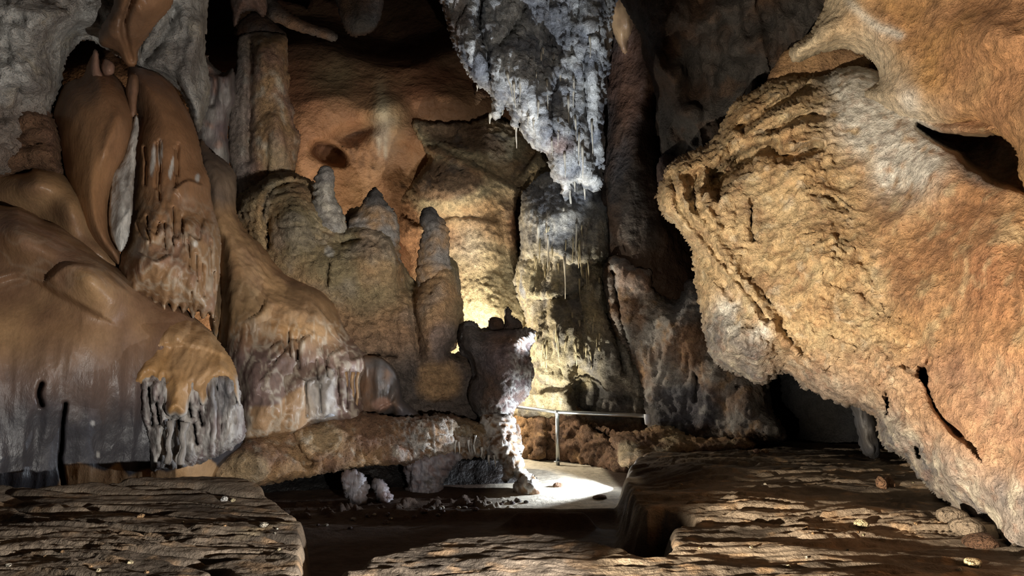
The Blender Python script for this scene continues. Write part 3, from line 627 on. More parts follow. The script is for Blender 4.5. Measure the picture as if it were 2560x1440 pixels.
# ------------------------------------------------------------------ stalagmite bank and column
def ringed(c, amp, f): return amp * np.sin(c.P[:, 2] * f * 6.28 + 5 * c.n(1.5, 2) + 2.2 * c.n(6, 2, seed=3)) * (0.5 + c.n(3, 2, seed=8))
def f_column():
    r = empty('stone_column', 'tall pale fluted column rising behind the row of stalagmites, nearly reaching the ceiling', 'column')
    def sh(c):
        s = 0.25 * c.g(690, 190, 30, 110) + 0.3 * c.g(690, 340, 40, 60) - 0.25 * c.line([(625, 110), (625, 250), (620, 400)], 10) - 0.12 * c.line([(668, 340), (668, 400), (672, 440)], 4)
        s += c.lip([(635, 330), (665, 285), (700, 300), (715, 360)], 30, -0.12, 4) + 0.2 * c.g(650, 150, 20, 60) + c.lip([(730, 95), (660, 80), (600, 95)], 30, -0.15, 5)
        return s + 0.08 * c.r(2.0, 3, (1.5, 1.5, 0.4))
    def col(c):
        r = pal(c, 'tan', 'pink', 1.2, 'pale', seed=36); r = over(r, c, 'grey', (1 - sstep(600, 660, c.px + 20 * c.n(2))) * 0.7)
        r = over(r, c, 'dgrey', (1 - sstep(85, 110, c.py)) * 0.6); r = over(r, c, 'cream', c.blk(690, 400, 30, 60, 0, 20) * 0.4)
        return r
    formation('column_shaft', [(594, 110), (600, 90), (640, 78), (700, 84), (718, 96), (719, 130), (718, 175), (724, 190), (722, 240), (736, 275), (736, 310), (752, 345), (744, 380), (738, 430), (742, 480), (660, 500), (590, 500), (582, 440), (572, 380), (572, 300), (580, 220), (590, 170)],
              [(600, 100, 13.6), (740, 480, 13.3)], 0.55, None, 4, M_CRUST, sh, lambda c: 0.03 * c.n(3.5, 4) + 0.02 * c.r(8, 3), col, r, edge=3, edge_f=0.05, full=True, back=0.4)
    formation('column_cap', [(582, -90), (664, -90), (668, 0), (666, 36), (650, 40), (630, 26), (606, 34), (594, 60), (584, 66), (580, 30), (576, 0)], 13.3, 0.4, None, 4, M_CRUST,
              lambda c: 0.06 * c.r(2.5, 3), lambda c: 0.03 * c.n(4, 3), lambda c: pal(c, 'grey', 'pink', 1.5), r, full=True, back=0.5)
    formation('column_neck', [(590, 90), (600, 50), (640, 30), (680, 50), (716, 92), (660, 100)], 13.8, 0.3, None, 5, M_ROUGH, None, lambda c: 0.05 * c.n(4, 3), lambda c: pal(c, 'dbrown', 'dgrey', 1.5), r, full=True, back=0.3)
    k = empty('fissure_wall', 'narrow mauve-grey cleft wall between the orange bell drapery and the tall column', 'rock')
    formation('cleft_rock', [(500, 130), (530, 160), (560, 180), (584, 170), (590, 250), (572, 300), (576, 420), (590, 500), (540, 480), (490, 360), (480, 260), (500, 200)], 13.2, 0.5, 40, 5, M_DRIP,
              lambda c: c.lip([(584, 178), (545, 190), (520, 150)], 40, 0.3, 5) - 0.3 * c.line([(520, 175), (540, 200), (530, 260)], 8) + 0.15 * c.r(2, 3, (1.5, 1.5, 0.4)), lambda c: 0.03 * c.n(4, 3),
              lambda c: over(pal(c, 'mauve', 'grey', 1.5, 'pink'), c, 'dgrey', sstep(340, 420, c.py) * 0.3), k)
    a = empty('alcove_rock', 'dark rock ribs high in the black alcove behind the tall column', 'rock')
    formation('rock_rib', [(660, -60), (700, 10), (760, 50), (840, 80), (834, 104), (780, 90), (700, 62), (668, 40)], 16.5, 0.4, None, 6, M_ROUGH, None, lambda c: 0.06 * c.n(3, 3), lambda c: pal(c, 'brown', 'dgrey', 1.2), a)
    formation('rock_knob', [(840, -60), (960, -60), (955, 30), (930, 80), (880, 90), (850, 50)], 16.5, 0.6, None, 6, M_ROUGH, lambda c: 0.1 * c.r(1.5, 3, (1.5, 1.5, .4)), lambda c: 0.05 * c.n(3, 3), lambda c: pal(c, 'dgrey', 'dbrown', 1.2) * 0.6, a)
f_column()
def f_bank():
    r = empty('stalagmite_bank', 'broad tan flowstone bank with terraced top carrying the row of stalagmites', 'flowstone')
    def sh(c):
        s = 0.7 * c.g(735, 560, 60, 90) + 0.5 * c.g(640, 480, 40, 50) + 0.6 * c.g(930, 640, 90, 80) + 0.5 * c.g(1090, 800, 60, 120) + 0.4 * c.g(800, 680, 80, 60)
        s += c.lip([(668, 590), (655, 520), (680, 470), (740, 455), (800, 478)], 80, 0.35, 4) * 0.9 + c.lip([(590, 510), (620, 470), (680, 440), (745, 438)], 40, 0.2, 4)
        s -= 0.22 * c.line([(662, 600), (656, 540), (668, 490), (700, 462), (745, 455), (790, 472), (806, 500)], 4.5) + 0.16 * c.line([(596, 520), (612, 486), (640, 470), (664, 446), (700, 440)], 4) + 0.12 * c.line([(690, 570), (740, 562), (790, 572), (850, 600)], 4, 6)
        s += 0.05 * c.r(5, 3, (.6, 1, 1.8), 12)
        s += c.lip([(690, 565), (740, 560), (800, 580), (860, 570), (930, 590), (960, 640)], 120, -0.0, 4)
        s -= 0.3 * c.line([(822, 660), (818, 715)], 4) + 0.25 * c.line([(855, 610), (880, 600), (900, 598)], 5) + 0.4 * c.line([(665, 590), (672, 620), (670, 560)], 6)
        s += c.lip([(690, 568), (760, 566), (830, 600), (900, 590), (950, 600), (975, 640)], 70, 0.18, 5)
        s -= 0.35 * c.g(1010, 700, 26, 60, 20) - 0.3 * c.g(985, 640, 20, 90) + 0.35 * c.line([(1030, 710), (1035, 800), (1050, 880)], 14)
        s -= 0.5 * sstep(860, 1000, c.py)
        s -= 0.25 * c.line([(940, 885), (985, 890)], 6)
        return s + 0.16 * c.n(0.8, 3, seed=6) + 0.05 * c.r(2, 4, seed=3)
    def dp(c):
        up = 1 - sstep(640, 760, c.py)
        return 0.035 * c.n(3, 4) + 0.035 * c.r(7, 4, seed=2) + 0.018 * c.n(18, 2) + up * ringed(c, 0.010, 6)
    def col(c):
        r = pal(c, 'tan', 'olive', 0.9, None, seed=46); r = over(r, c, 'cream', sstep(-0.1, 0.4, c.n(1.6, 4, seed=7)) * (1 - sstep(560, 720, c.py)) * 0.7)
        r = over(r, c, 'ochre', c.g(640, 560, 40, 60, 30, 20) * 0.6); r = over(r, c, 'grey', sstep(0, 0.4, c.n(1.4, 4, seed=17)) * 0.4)
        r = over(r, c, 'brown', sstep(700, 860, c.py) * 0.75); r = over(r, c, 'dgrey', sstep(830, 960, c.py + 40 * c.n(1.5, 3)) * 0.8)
        r = over(r, c, 'white', c.blk(822, 632, 12, 14, 0, 8) * 0.6); r = over(r, c, 'tan', c.blk(1095, 955, 55, 45, 0, 25) * 0.9)
        r = over(r, c, 'slate', c.blk(1110, 850, 40, 50, 0, 20) * 0.5)
        return r
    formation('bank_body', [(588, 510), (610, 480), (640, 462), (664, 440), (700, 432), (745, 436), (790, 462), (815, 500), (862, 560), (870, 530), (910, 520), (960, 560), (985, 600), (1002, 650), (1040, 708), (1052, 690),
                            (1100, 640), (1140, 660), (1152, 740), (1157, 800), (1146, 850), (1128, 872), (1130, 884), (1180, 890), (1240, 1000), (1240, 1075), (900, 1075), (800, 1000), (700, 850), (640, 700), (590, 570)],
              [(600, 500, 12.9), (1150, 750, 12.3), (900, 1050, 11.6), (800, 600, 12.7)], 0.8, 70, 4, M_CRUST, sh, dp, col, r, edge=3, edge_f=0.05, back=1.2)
    def stal(name, label, poly, D, T, c1, c2, tip, ring, extra=None):
        e = empty('stalagmite', label, 'stalagmite')
        y0 = min(p[1] for p in poly)
        formation('stalagmite_body', poly, D, T, None, 3, M_CRUST, lambda c: 0.03 * c.r(3, 3) + (extra(c) if extra else 0),
                  lambda c: ringed(c, ring, 7) + 0.018 * c.n(5, 3) + 0.012 * c.r(11, 3),
                  lambda c: over(over(pal(c, c1, c2, 2.5, None, seed=int(y0)), c, tip, 1 - sstep(y0 + 25, y0 + 60, c.py + 12 * c.n(4))), c, 'white', sstep(0.1, 0.5, c.n(4, 3)) * 0.3 * sstep(0, 1, c.f)), e, edge=2.5, edge_f=0.08, full=True, back=T)
        return e
    stal('a', 'small grey knobbly stalagmite nearest the tall column', [(800, 420), (815, 414), (832, 424), (836, 455), (838, 490), (850, 515), (864, 545), (862, 590), (800, 590), (782, 530), (782, 490), (786, 450)], 11.9, 0.32, 'grey', 'pale', 'grey', 0.018)
    stal('b', 'wide cone-shaped stalagmite with a dark pointed tip, middle of the row', [(924, 478), (936, 468), (950, 478), (962, 500), (978, 520), (994, 545), (999, 590), (1000, 650), (1004, 720), (940, 730), (880, 660), (870, 560), (892, 530), (908, 505)], 12.0, 0.42, 'grey', 'tan', 'dgrey', 0.022)
    stal('c', 'tallest slim banded stalagmite at the right end of the row', [(1054, 528), (1068, 518), (1084, 520), (1096, 538), (1112, 556), (1122, 580), (1124, 640), (1134, 690), (1142, 760), (1156, 800), (1150, 850), (1100, 900), (1052, 850), (1045, 760), (1042, 700), (1044, 640), (1052, 600), (1060, 570), (1050, 560)], 11.9, 0.40, 'grey', 'tan', 'dgrey', 0.022,
         lambda c: 0.1 * c.g(1056, 548, 10, 12))
f_bank()
# ------------------------------------------------------------------ ledge, cavity and goblet
def crust_web(c, m, f=4.5, seed=0):
    w = web(c, f * 1.8, seed=seed, w=0.2, st=(1.3, 1, 0.6)) * sstep(-0.35, 0.05, c.n(3, 3, seed=44)); return w * m
def f_ledge():
    r = empty('rock_ledge', 'long low tan rock ledge with white crust trickles, above the black hollow in the centre', 'rock')
    def sh(c):
        s = 0.25 * c.g(620, 1150, 60, 40) + 0.2 * c.g(1090, 1070, 60, 40) + c.lip([(740, 1085), (760, 1130), (790, 1150), (830, 1130), (850, 1100)], 30, 0.12, 3)
        s += c.lip([(1290, 1100), (1180, 1098), (1060, 1090)], 40, 0.06, 4) - 0.2 * c.g(770, 1160, 20, 16)
        return s + 0.10 * c.n(1.5, 3) + 0.06 * c.r(3, 4, seed=2)
    def cw(c): return crust_web(c, np.maximum(c.blk(1080, 1090, 90, 70, 0, 30, .5), c.blk(1230, 1110, 90, 50, 0, 20, .5)), 4.0)
    def dp(c): return 0.03 * c.n(4, 4) + 0.03 * c.r(8, 4, seed=7) + 0.03 * cw(c)
    def col(c):
        r = pal(c, 'tan', 'brown', 1.6, None, seed=56); r = over(r, c, 'pink', sstep(0, 0.4, c.n(2.5, 4, seed=3)) * 0.5)
        r = over(r, c, 'gold', c.blk(610, 1180, 60, 40, 0, 20) * 0.5); r = over(r, c, 'cream', c.blk(800, 1100, 50, 40, 0, 25) * 0.35)
        r = over(r, c, 'white', cw(c) * 0.75); r = over(r, c, 'pale', sstep(0.2, 0.45, c.n(7, 3, seed=6)) * 0.5)
        r = over(r, c, 'olive', c.blk(1180, 1070, 60, 26) * 0.5)
        return r
    formation('ledge_mass', [(470, 1175), (540, 1140), (600, 1105), (640, 1075), (700, 1075), (780, 1062), (850, 1040), (900, 1030), (1000, 1046), (1080, 1040), (1125, 1036), (1160, 1050), (1240, 1062), (1290, 1060), (1300, 1140),
                             (1240, 1140), (1180, 1142), (1060, 1146), (1020, 1160), (900, 1165), (800, 1185), (720, 1200), (650, 1215), (600, 1225), (560, 1215), (530, 1195)],
              [(480, 1180, 9.3), (850, 1100, 10.2), (1290, 1060, 11.1), (1240, 1140, 10.9), (700, 1200, 9.6)], 0.22, 34, 4, M_CRUST, sh, dp, col, r, edge=4, edge_f=0.04, back=1.8)
    h = empty('hollow_wall', 'smooth rock coloured dark as shade, at the back of the black hollow under the ledge', 'rock')
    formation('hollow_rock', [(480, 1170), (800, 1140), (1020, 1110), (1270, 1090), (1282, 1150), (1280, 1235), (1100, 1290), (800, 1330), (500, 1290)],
              [(560, 1170, 10.6), (1320, 1110, 11.7), (800, 1330, 10.2), (1320, 1260, 11.2)], 0.1, 50, 6, M_SMOOTH, lambda c: 0.15 * c.n(1.2, 3), lambda c: 0.03 * c.n(3, 3), lambda c: pal(c, 'dgrey', 'dbrown', 1.2) * 0.06, h)  # near-black colour stands in for deep shade under the ledge
    k = empty('crusted_pillar', 'short pillar of knotted pale crust under the middle of the ledge', 'stalagmite')
    kc = lambda c: mix(mix(C['dgrey'] + 0 * c.P, C['mauve'], sstep(-.3, .3, c.n(3))), C['white'] * np.array([.34, .33, .38]), np.clip(web(c, 7, w=.2) + sstep(0.1, .4, c.n(6, 3)), 0, 1) * 0.85)
    kd = lambda c: 0.03 * c.n(5, 3, (1.5, 1, .4)) + 0.03 * web(c, 8, w=.3, st=(1.3, 1, .5)) + 0.015 * c.r(6, 3) + 0.02 * c.n(14, 2) + 0.015 * c.r(14, 3)
    formation('pillar_body', [(1014, 1140), (1060, 1130), (1110, 1130), (1148, 1140), (1130, 1165), (1112, 1190), (1102, 1220), (1100, 1255), (1086, 1280), (1050, 1278), (1040, 1288), (1012, 1290), (1000, 1270), (1010, 1240), (1024, 1210), (1016, 1180)], 10.6, 0.22, None, 3, M_DRIP, None, kd, kc, k, edge=6, edge_f=0.06, full=True, back=0.2)
    for nm, lb, pl, Dv in (('knob', 'lumpy pale stalagmite stump standing in the black hollow, left one', [(862, 1188), (880, 1182), (900, 1186), (914, 1210), (914, 1235), (906, 1262), (918, 1290), (922, 1306), (900, 1306), (888, 1280), (878, 1250), (866, 1220)], 9.7),
                           ('knob', 'thin curved pale stalagmite stump standing in the black hollow, right one', [(934, 1210), (948, 1204), (966, 1222), (975, 1250), (972, 1275), (960, 1290), (954, 1302), (944, 1296), (950, 1268), (946, 1240)], 9.8)):
        e = empty('stalagmite', lb, 'stalagmite')
        formation('stalagmite_body', pl, Dv, 0.12, None, 3, M_DRIP, None, kd, kc, e, edge=4, edge_f=0.07, full=True, back=0.12)
f_ledge()
def f_goblet():
    r = empty('goblet_stalagmite', 'goblet-shaped dark stalagmite flaring to a flat knobbed top, crusted white on its right side', 'stalagmite')
    def rim(c): return sstep(0.0, 1.0, np.clip((c.px - (1265 + 0.18 * (940 - c.py))) / 60.0, 0, 1))
    def cw(c): return crust_web(c, np.maximum(sstep(1262, 1300, c.px - 0.25 * (900 - c.py) + 14 * c.n(3)), sstep(985, 1040, c.py) * sstep(1180, 1230, c.px)), 4.2, 4)
    def sh(c): return 0.25 * c.g(1180, 860, 40, 50) + 0.25 * c.g(1260, 880, 50, 70) - 0.25 * c.line([(1150, 870), (1175, 900), (1185, 940)], 8) + 0.05 * c.r(3, 4) + 0.03 * c.n(2, 3)
    def col(c):
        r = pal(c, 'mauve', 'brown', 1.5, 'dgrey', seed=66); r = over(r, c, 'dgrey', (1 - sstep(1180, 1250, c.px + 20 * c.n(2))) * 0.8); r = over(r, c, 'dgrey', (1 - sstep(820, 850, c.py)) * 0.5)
        r = over(r, c, 'white', cw(c) * 0.85); return r
    body = [(1146, 850), (1148, 825), (1162, 804), (1190, 808), (1198, 822), (1222, 820), (1250, 822), (1300, 820), (1334, 826), (1334, 850), (1322, 880), (1332, 920), (1330, 950), (1318, 985), (1300, 1005), (1284, 1030), (1272, 1055), (1230, 1055),
            (1205, 1050), (1180, 1020), (1170, 980), (1180, 940), (1172, 900), (1152, 885)]
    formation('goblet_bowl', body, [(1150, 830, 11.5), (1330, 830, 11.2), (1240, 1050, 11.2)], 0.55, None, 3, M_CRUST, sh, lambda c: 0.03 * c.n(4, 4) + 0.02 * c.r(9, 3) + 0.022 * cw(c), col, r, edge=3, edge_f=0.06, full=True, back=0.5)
    for pl in ([(1224, 824), (1222, 800), (1232, 792), (1250, 794), (1258, 806), (1258, 824)], [(1258, 826), (1262, 806), (1264, 792), (1280, 790), (1298, 800), (1306, 814), (1302, 828)], [(1262, 800), (1262, 776), (1268, 768), (1276, 772), (1280, 800)], [(1150, 850), (1156, 814), (1166, 803), (1184, 805), (1196, 820), (1194, 850)]):
        formation('knob', pl, 11.2, 0.2, None, 3, M_ROUGH, None, lambda c: 0.03 * c.n(6, 3), lambda c: pal(c, 'dgrey', 'dbrown', 2), r, edge=2, full=True, back=0.2)
    kc = lambda c: mix(mix(C['tan'] * 0.8 + 0 * c.P, C['brown'], sstep(-.3, .3, c.n(3))), C['white'], np.clip(web(c, 7, w=.22) + sstep(0.1, .4, c.n(5, 3)), 0, 1) * 0.85)
    formation('stem', [(1206, 1046), (1240, 1030), (1276, 1036), (1284, 1070), (1290, 1120), (1302, 1150), (1316, 1185), (1340, 1200), (1350, 1225), (1344, 1244), (1300, 1240), (1286, 1225), (1296, 1200), (1286, 1185), (1262, 1200), (1254, 1216), (1262, 1180), (1250, 1150), (1226, 1140), (1216, 1110)],
              [(1240, 1040, 11.0), (1300, 1240, 10.4)], 0.28, None, 3, M_DRIP, None, lambda c: 0.025 * web(c, 7, w=.3) + 0.03 * c.r(8, 3) + 0.02 * c.n(15, 2), kc, r, edge=4, edge_f=0.08, full=True, back=0.25)
    for i, (x, y, L) in enumerate(((1085, 1085, 30), (1120, 1105, 28), (1140, 1100, 34), (1148, 1104, 30), (1185, 1112, 24), (1205, 1118, 24), (1222, 1138, 24), (1236, 1138, 30), (1188, 1088, 26), (1172, 1100, 30))):
        stalactite(x, y, 10.42 + 0.0005 * (x - 1085), L, 7, M_DRIP, C['white'] * 0.9, r, 'crust_drip', lean=0.1 * math.sin(i * 2.1), n=5)
f_goblet()

# ------------------------------------------------------------------ left: draperies and flowstone
def f_upper_left():
    r = empty('pale_rock_wall', 'pale grey broken rock wall in the upper left corner', 'rock')
    def sh(c): return 0.45 * c.r(0.9, 4, seed=5) + 0.3 * c.n(0.8, 3) - 0.6 * c.g(220, 110, 70, 50) + 0.3 * c.g(60, 120, 80, 90)
    def col(c): return over(over(pal(c, 'grey', 'white', 1.6, 'pale', seed=76), c, 'brown', sstep(0.15, 0.4, c.n(1.8, 4, seed=4)) * 0.35), c, 'brown', sstep(230, 330, c.py + 0.3 * c.px) * 0.5)
    formation('rock_mass', [(-600, -90), (380, -90), (345, 60), (350, 150), (280, 130), (230, 100), (190, 110), (160, 160), (150, 230), (130, 300), (150, 420), (60, 440), (-600, 420)],
              [(0, 0, 8.6), (350, 0, 9.4), (0, 400, 8.8), (150, 300, 9.5)], 0.6, 80, 5, M_ROUGH, sh, lambda c: 0.04 * c.n(3, 4) + 0.03 * c.r(7, 4), col, r, back=1.5)
    formation('rock_lump', [(-120, 180), (20, 190), (70, 230), (110, 260), (140, 320), (152, 400), (150, 440), (80, 430), (-120, 470)],
              8.9, 0.5, 60, 5, M_ROUGH, lambda c: 0.25 * c.r(1.4, 4, (0.7, 1, 1.4)), lambda c: 0.04 * c.n(3.5, 4) + 0.04 * c.r(6, 3, (.8, 1, 1.4)), lambda c: pal(c, 'brown', 'pink', 1.3, 'dbrown', seed=9), r, back=1.2)
    k = empty('slanting_rock', 'pale grey slanting rock blade between the brown tongue and the dark cleft, top left', 'rock')
    formation('rock_blade', [(360, 60), (400, -90), (526, -90), (520, 20), (512, 110), (516, 160), (526, 220), (510, 290), (498, 330), (480, 300), (450, 230), (400, 190), (344, 165), (352, 110)],
              [(350, 100, 9.8), (520, 0, 10.4), (500, 320, 10.6)], 0.5, 60, 5, M_ROUGH, lambda c: 0.3 * c.r(1.0, 4, (1.3, 1, .6), 3) + 0.2 * c.line([(500, 60), (470, 200), (500, 320)], 20) - 0.2 * c.line([(440, 20), (400, 110), (350, 160)], 14),
              lambda c: 0.035 * c.n(3.5, 4) + 0.02 * c.r(7, 3), lambda c: over(pal(c, 'grey', 'white', 1.2, 'pale', seed=7), c, 'white', (c.g(500, 240, 20, 50, 10, 10) + c.g(425, 90, 30, 20)) * 0.6), k, back=1.5)
    t = empty('brown_tongue', 'smooth brown rock tongue hanging down to the top of the orange bell drapery', 'rock')
    formation('tongue_body', [(300, -90), (442, -90), (430, 10), (400, 50), (370, 90), (350, 120), (344, 158), (330, 168), (312, 160), (290, 130), (250, 110), (255, 60), (280, 20)],
              [(300, 0, 8.2), (340, 160, 8.9)], 0.4, None, 5, M_FLOW, lambda c: 0.1 * c.r(1.5, 3, (1.3, 1, .4)) - 0.15 * c.line([(350, -50), (310, 60), (330, 150)], 8), lambda c: 0.015 * c.n(3, 3), lambda c: pal(c, 'brown', 'orange', 0.8, seed=8) * 0.9, t, back=0.6)
    u = empty('dim_lump', 'rounded dim brown flowstone lumps at the far left, beside the orange bell', 'flowstone')
    formation('flowstone_mass', [(-600, 420), (20, 425), (40, 412), (90, 410), (150, 430), (200, 480), (260, 600), (300, 680), (150, 640), (30, 540), (-600, 520)],
              8.8, 0.45, 60, 5, M_FLOW, lambda c: 0.25 * c.g(90, 460, 60, 40) + 0.2 * c.g(180, 520, 40, 50) + 0.1 * c.n(1.2, 2), lambda c: 0.01 * c.n(4, 3), lambda c: pal(c, 'brown', 'tan', 1.0, seed=12), u, back=1.0)
f_upper_left()
def hem(pts, n, depth, seed=0):
    """turn a straight hem into a fringe of uneven teeth"""
    rr = random.Random(seed); p = np.array(pts, float); s = np.concatenate([[0], np.cumsum(np.linalg.norm(np.diff(p, axis=0), axis=1))]); out = []
    for i in range(n):
        for t, d in ((0.0, -0.1), (0.35, 1.0), (0.65, 0.95)):
            q = (i + t + rr.uniform(-.08, .08)) / n * s[-1]
            out.append((np.interp(q, s, p[:, 0]), np.interp(q, s, p[:, 1]) + depth * d * rr.uniform(0.4, 1.2)))
    return out
def f_bell():
    r = empty('bell_drapery', 'tall smooth orange-brown bell-shaped drapery split by a white calcite strip', 'drapery')
    mo = lambda c: over(over(pal(c, 'orange', 'brown', 0.5, None, seed=5), c, 'ochre', c.g(200, 420, 60, 150, 0, 20) * 0.3), c, 'rust', (1 - sstep(180, 260, c.py)) * 0.3)
    def sh(c): return 0.08 * c.g(280, 330, 16, 60, 20) - 0.04 * c.n(5, 3, (1.5, 1, .5)) * c.g(278, 345, 34, 60, 20)
    formation('left_lobe', [(208, 190), (222, 150), (240, 128), (250, 150), (262, 170), (290, 190), (320, 230), (338, 290), (335, 340), (318, 400), (290, 460), (276, 530), (280, 590), (300, 630), (298, 664), (270, 640), (220, 590), (180, 520), (160, 440), (150, 390), (136, 330), (132, 270), (150, 220), (180, 200)],
              [(200, 200, 9.3), (300, 650, 8.6)], 0.75, None, 4, M_FLOW, sh, lambda c: 0.012 * c.n(3, 3), mo, r, edge=2, full=True, back=0.3)
    def shr(c):
        s = 0.0
        for x, y, L in ((362, 370, 90), (390, 360, 110), (398, 350, 150), (436, 370, 90), (444, 360, 80), (370, 540, 70), (410, 560, 60), (432, 520, 90), (455, 540, 70), (470, 600, 70), (490, 640, 60), (505, 660, 80), (525, 600, 90), (535, 680, 90), (480, 730, 60)): s = s - 0.12 * c.line([(x, y), (x + 2, y + L)], 2.8, 7)
        for pts in ([(340, 560), (352, 590), (368, 600), (372, 575)], [(372, 570), (392, 590), (404, 560), (412, 590)], [(425, 570), (445, 600), (462, 560)], [(478, 590), (500, 600), (508, 560)], [(440, 470), (470, 450), (500, 460)], [(360, 640), (390, 655), (420, 640)]): s = s + c.lip(pts[::-1], 22, 0.10, 2.5)
        s = s + 0.10 * c.g(390, 660, 50, 30) + 0.08 * c.r(3, 3, (1.4, 1, .3), 3) * sstep(420, 560, c.py)
        return s
    def cr(c):
        r = mo(c); lo = sstep(430, 620, c.py + 30 * c.n(2)); r = over(r, c, 'tan', lo * 0.55); r = over(r, c, 'pink', lo * sstep(0, .4, c.n(3, 4, seed=7)) * 0.6)
        for x, y, rx, ry in ((382, 400, 6, 36), (428, 425, 5, 22), (400, 380, 4, 30), (430, 405, 3, 14), (495, 445, 6, 10), (488, 610, 5, 8)): r = over(r, c, 'white', c.blk(x, y, rx, ry, 4, 6) * 0.9)
        r = over(r, c, 'pale', web(c, 4, w=.12, st=(1.3, 1, .5)) * lo * 0.45)
        r = over(r, c, 'mauve', c.g(335, 215, 14, 50, 0, 8) * 0.6); return r
    low = hem([(545, 790), (470, 770), (400, 760), (330, 730)], 9, 22, 3)
    formation('right_lobe', [(320, 172), (350, 168), (390, 180), (430, 210), (460, 260), (485, 310), (500, 360), (508, 410), (524, 450), (530, 510), (545, 560), (552, 610), (550, 680), (540, 740), (536, 800)] + low + [(300, 700), (300, 640), (318, 600), (328, 520), (332, 440), (338, 360), (345, 290), (330, 240)],
              [(330, 200, 9.6), (530, 600, 9.3), (330, 700, 8.7)], 0.7, 95, 3.5, M_FLOW, shr, lambda c: 0.012 * c.n(4, 3) + 0.012 * c.r(6, 3, (1.3, 1, .4)) * sstep(420, 600, c.py), cr, r, edge=2, full=True, back=0.3, smooth_poly=True)
    formation('calcite_strip', [(336, 290), (345, 292), (347, 330), (342, 370), (338, 420), (334, 480), (330, 540), (322, 590), (306, 628), (292, 620), (278, 590), (272, 540), (276, 480), (282, 430), (306, 400), (318, 360), (328, 320)],
              [(340, 300, 8.85), (300, 620, 8.35)], 0.12, None, 3, M_DRIP, lambda c: 0.03 * c.r(5, 3, (1.4, 1, .4)), lambda c: 0.012 * c.n(8, 3),
              lambda c: over(mix(C['white'] + 0 * c.P, C['grey'], sstep(-.1, .4, c.n(5, 4, (1, 1, .4)))), c, 'brown', sstep(.1, .4, c.n(4, 3, seed=4)) * 0.35 * sstep(520, 600, c.py)), r, edge=3, edge_f=0.06, full=True, back=0.1)
    for pl in ([(228, 190), (232, 130), (240, 124), (247, 136), (250, 170), (262, 200)], [(252, 170), (260, 148), (272, 148), (286, 160), (284, 185), (262, 190)], [(318, 260), (314, 230), (320, 190), (332, 182), (346, 192), (344, 250), (340, 290), (330, 296), (320, 290)]):
        formation('drip_finger', pl, 8.95, 0.15, None, 3, M_FLOW, None, lambda c: 0.01 * c.n(6, 2), lambda c: pal(c, 'brown', 'pink', 2), r, edge=1, full=True, back=0.1)
f_bell()
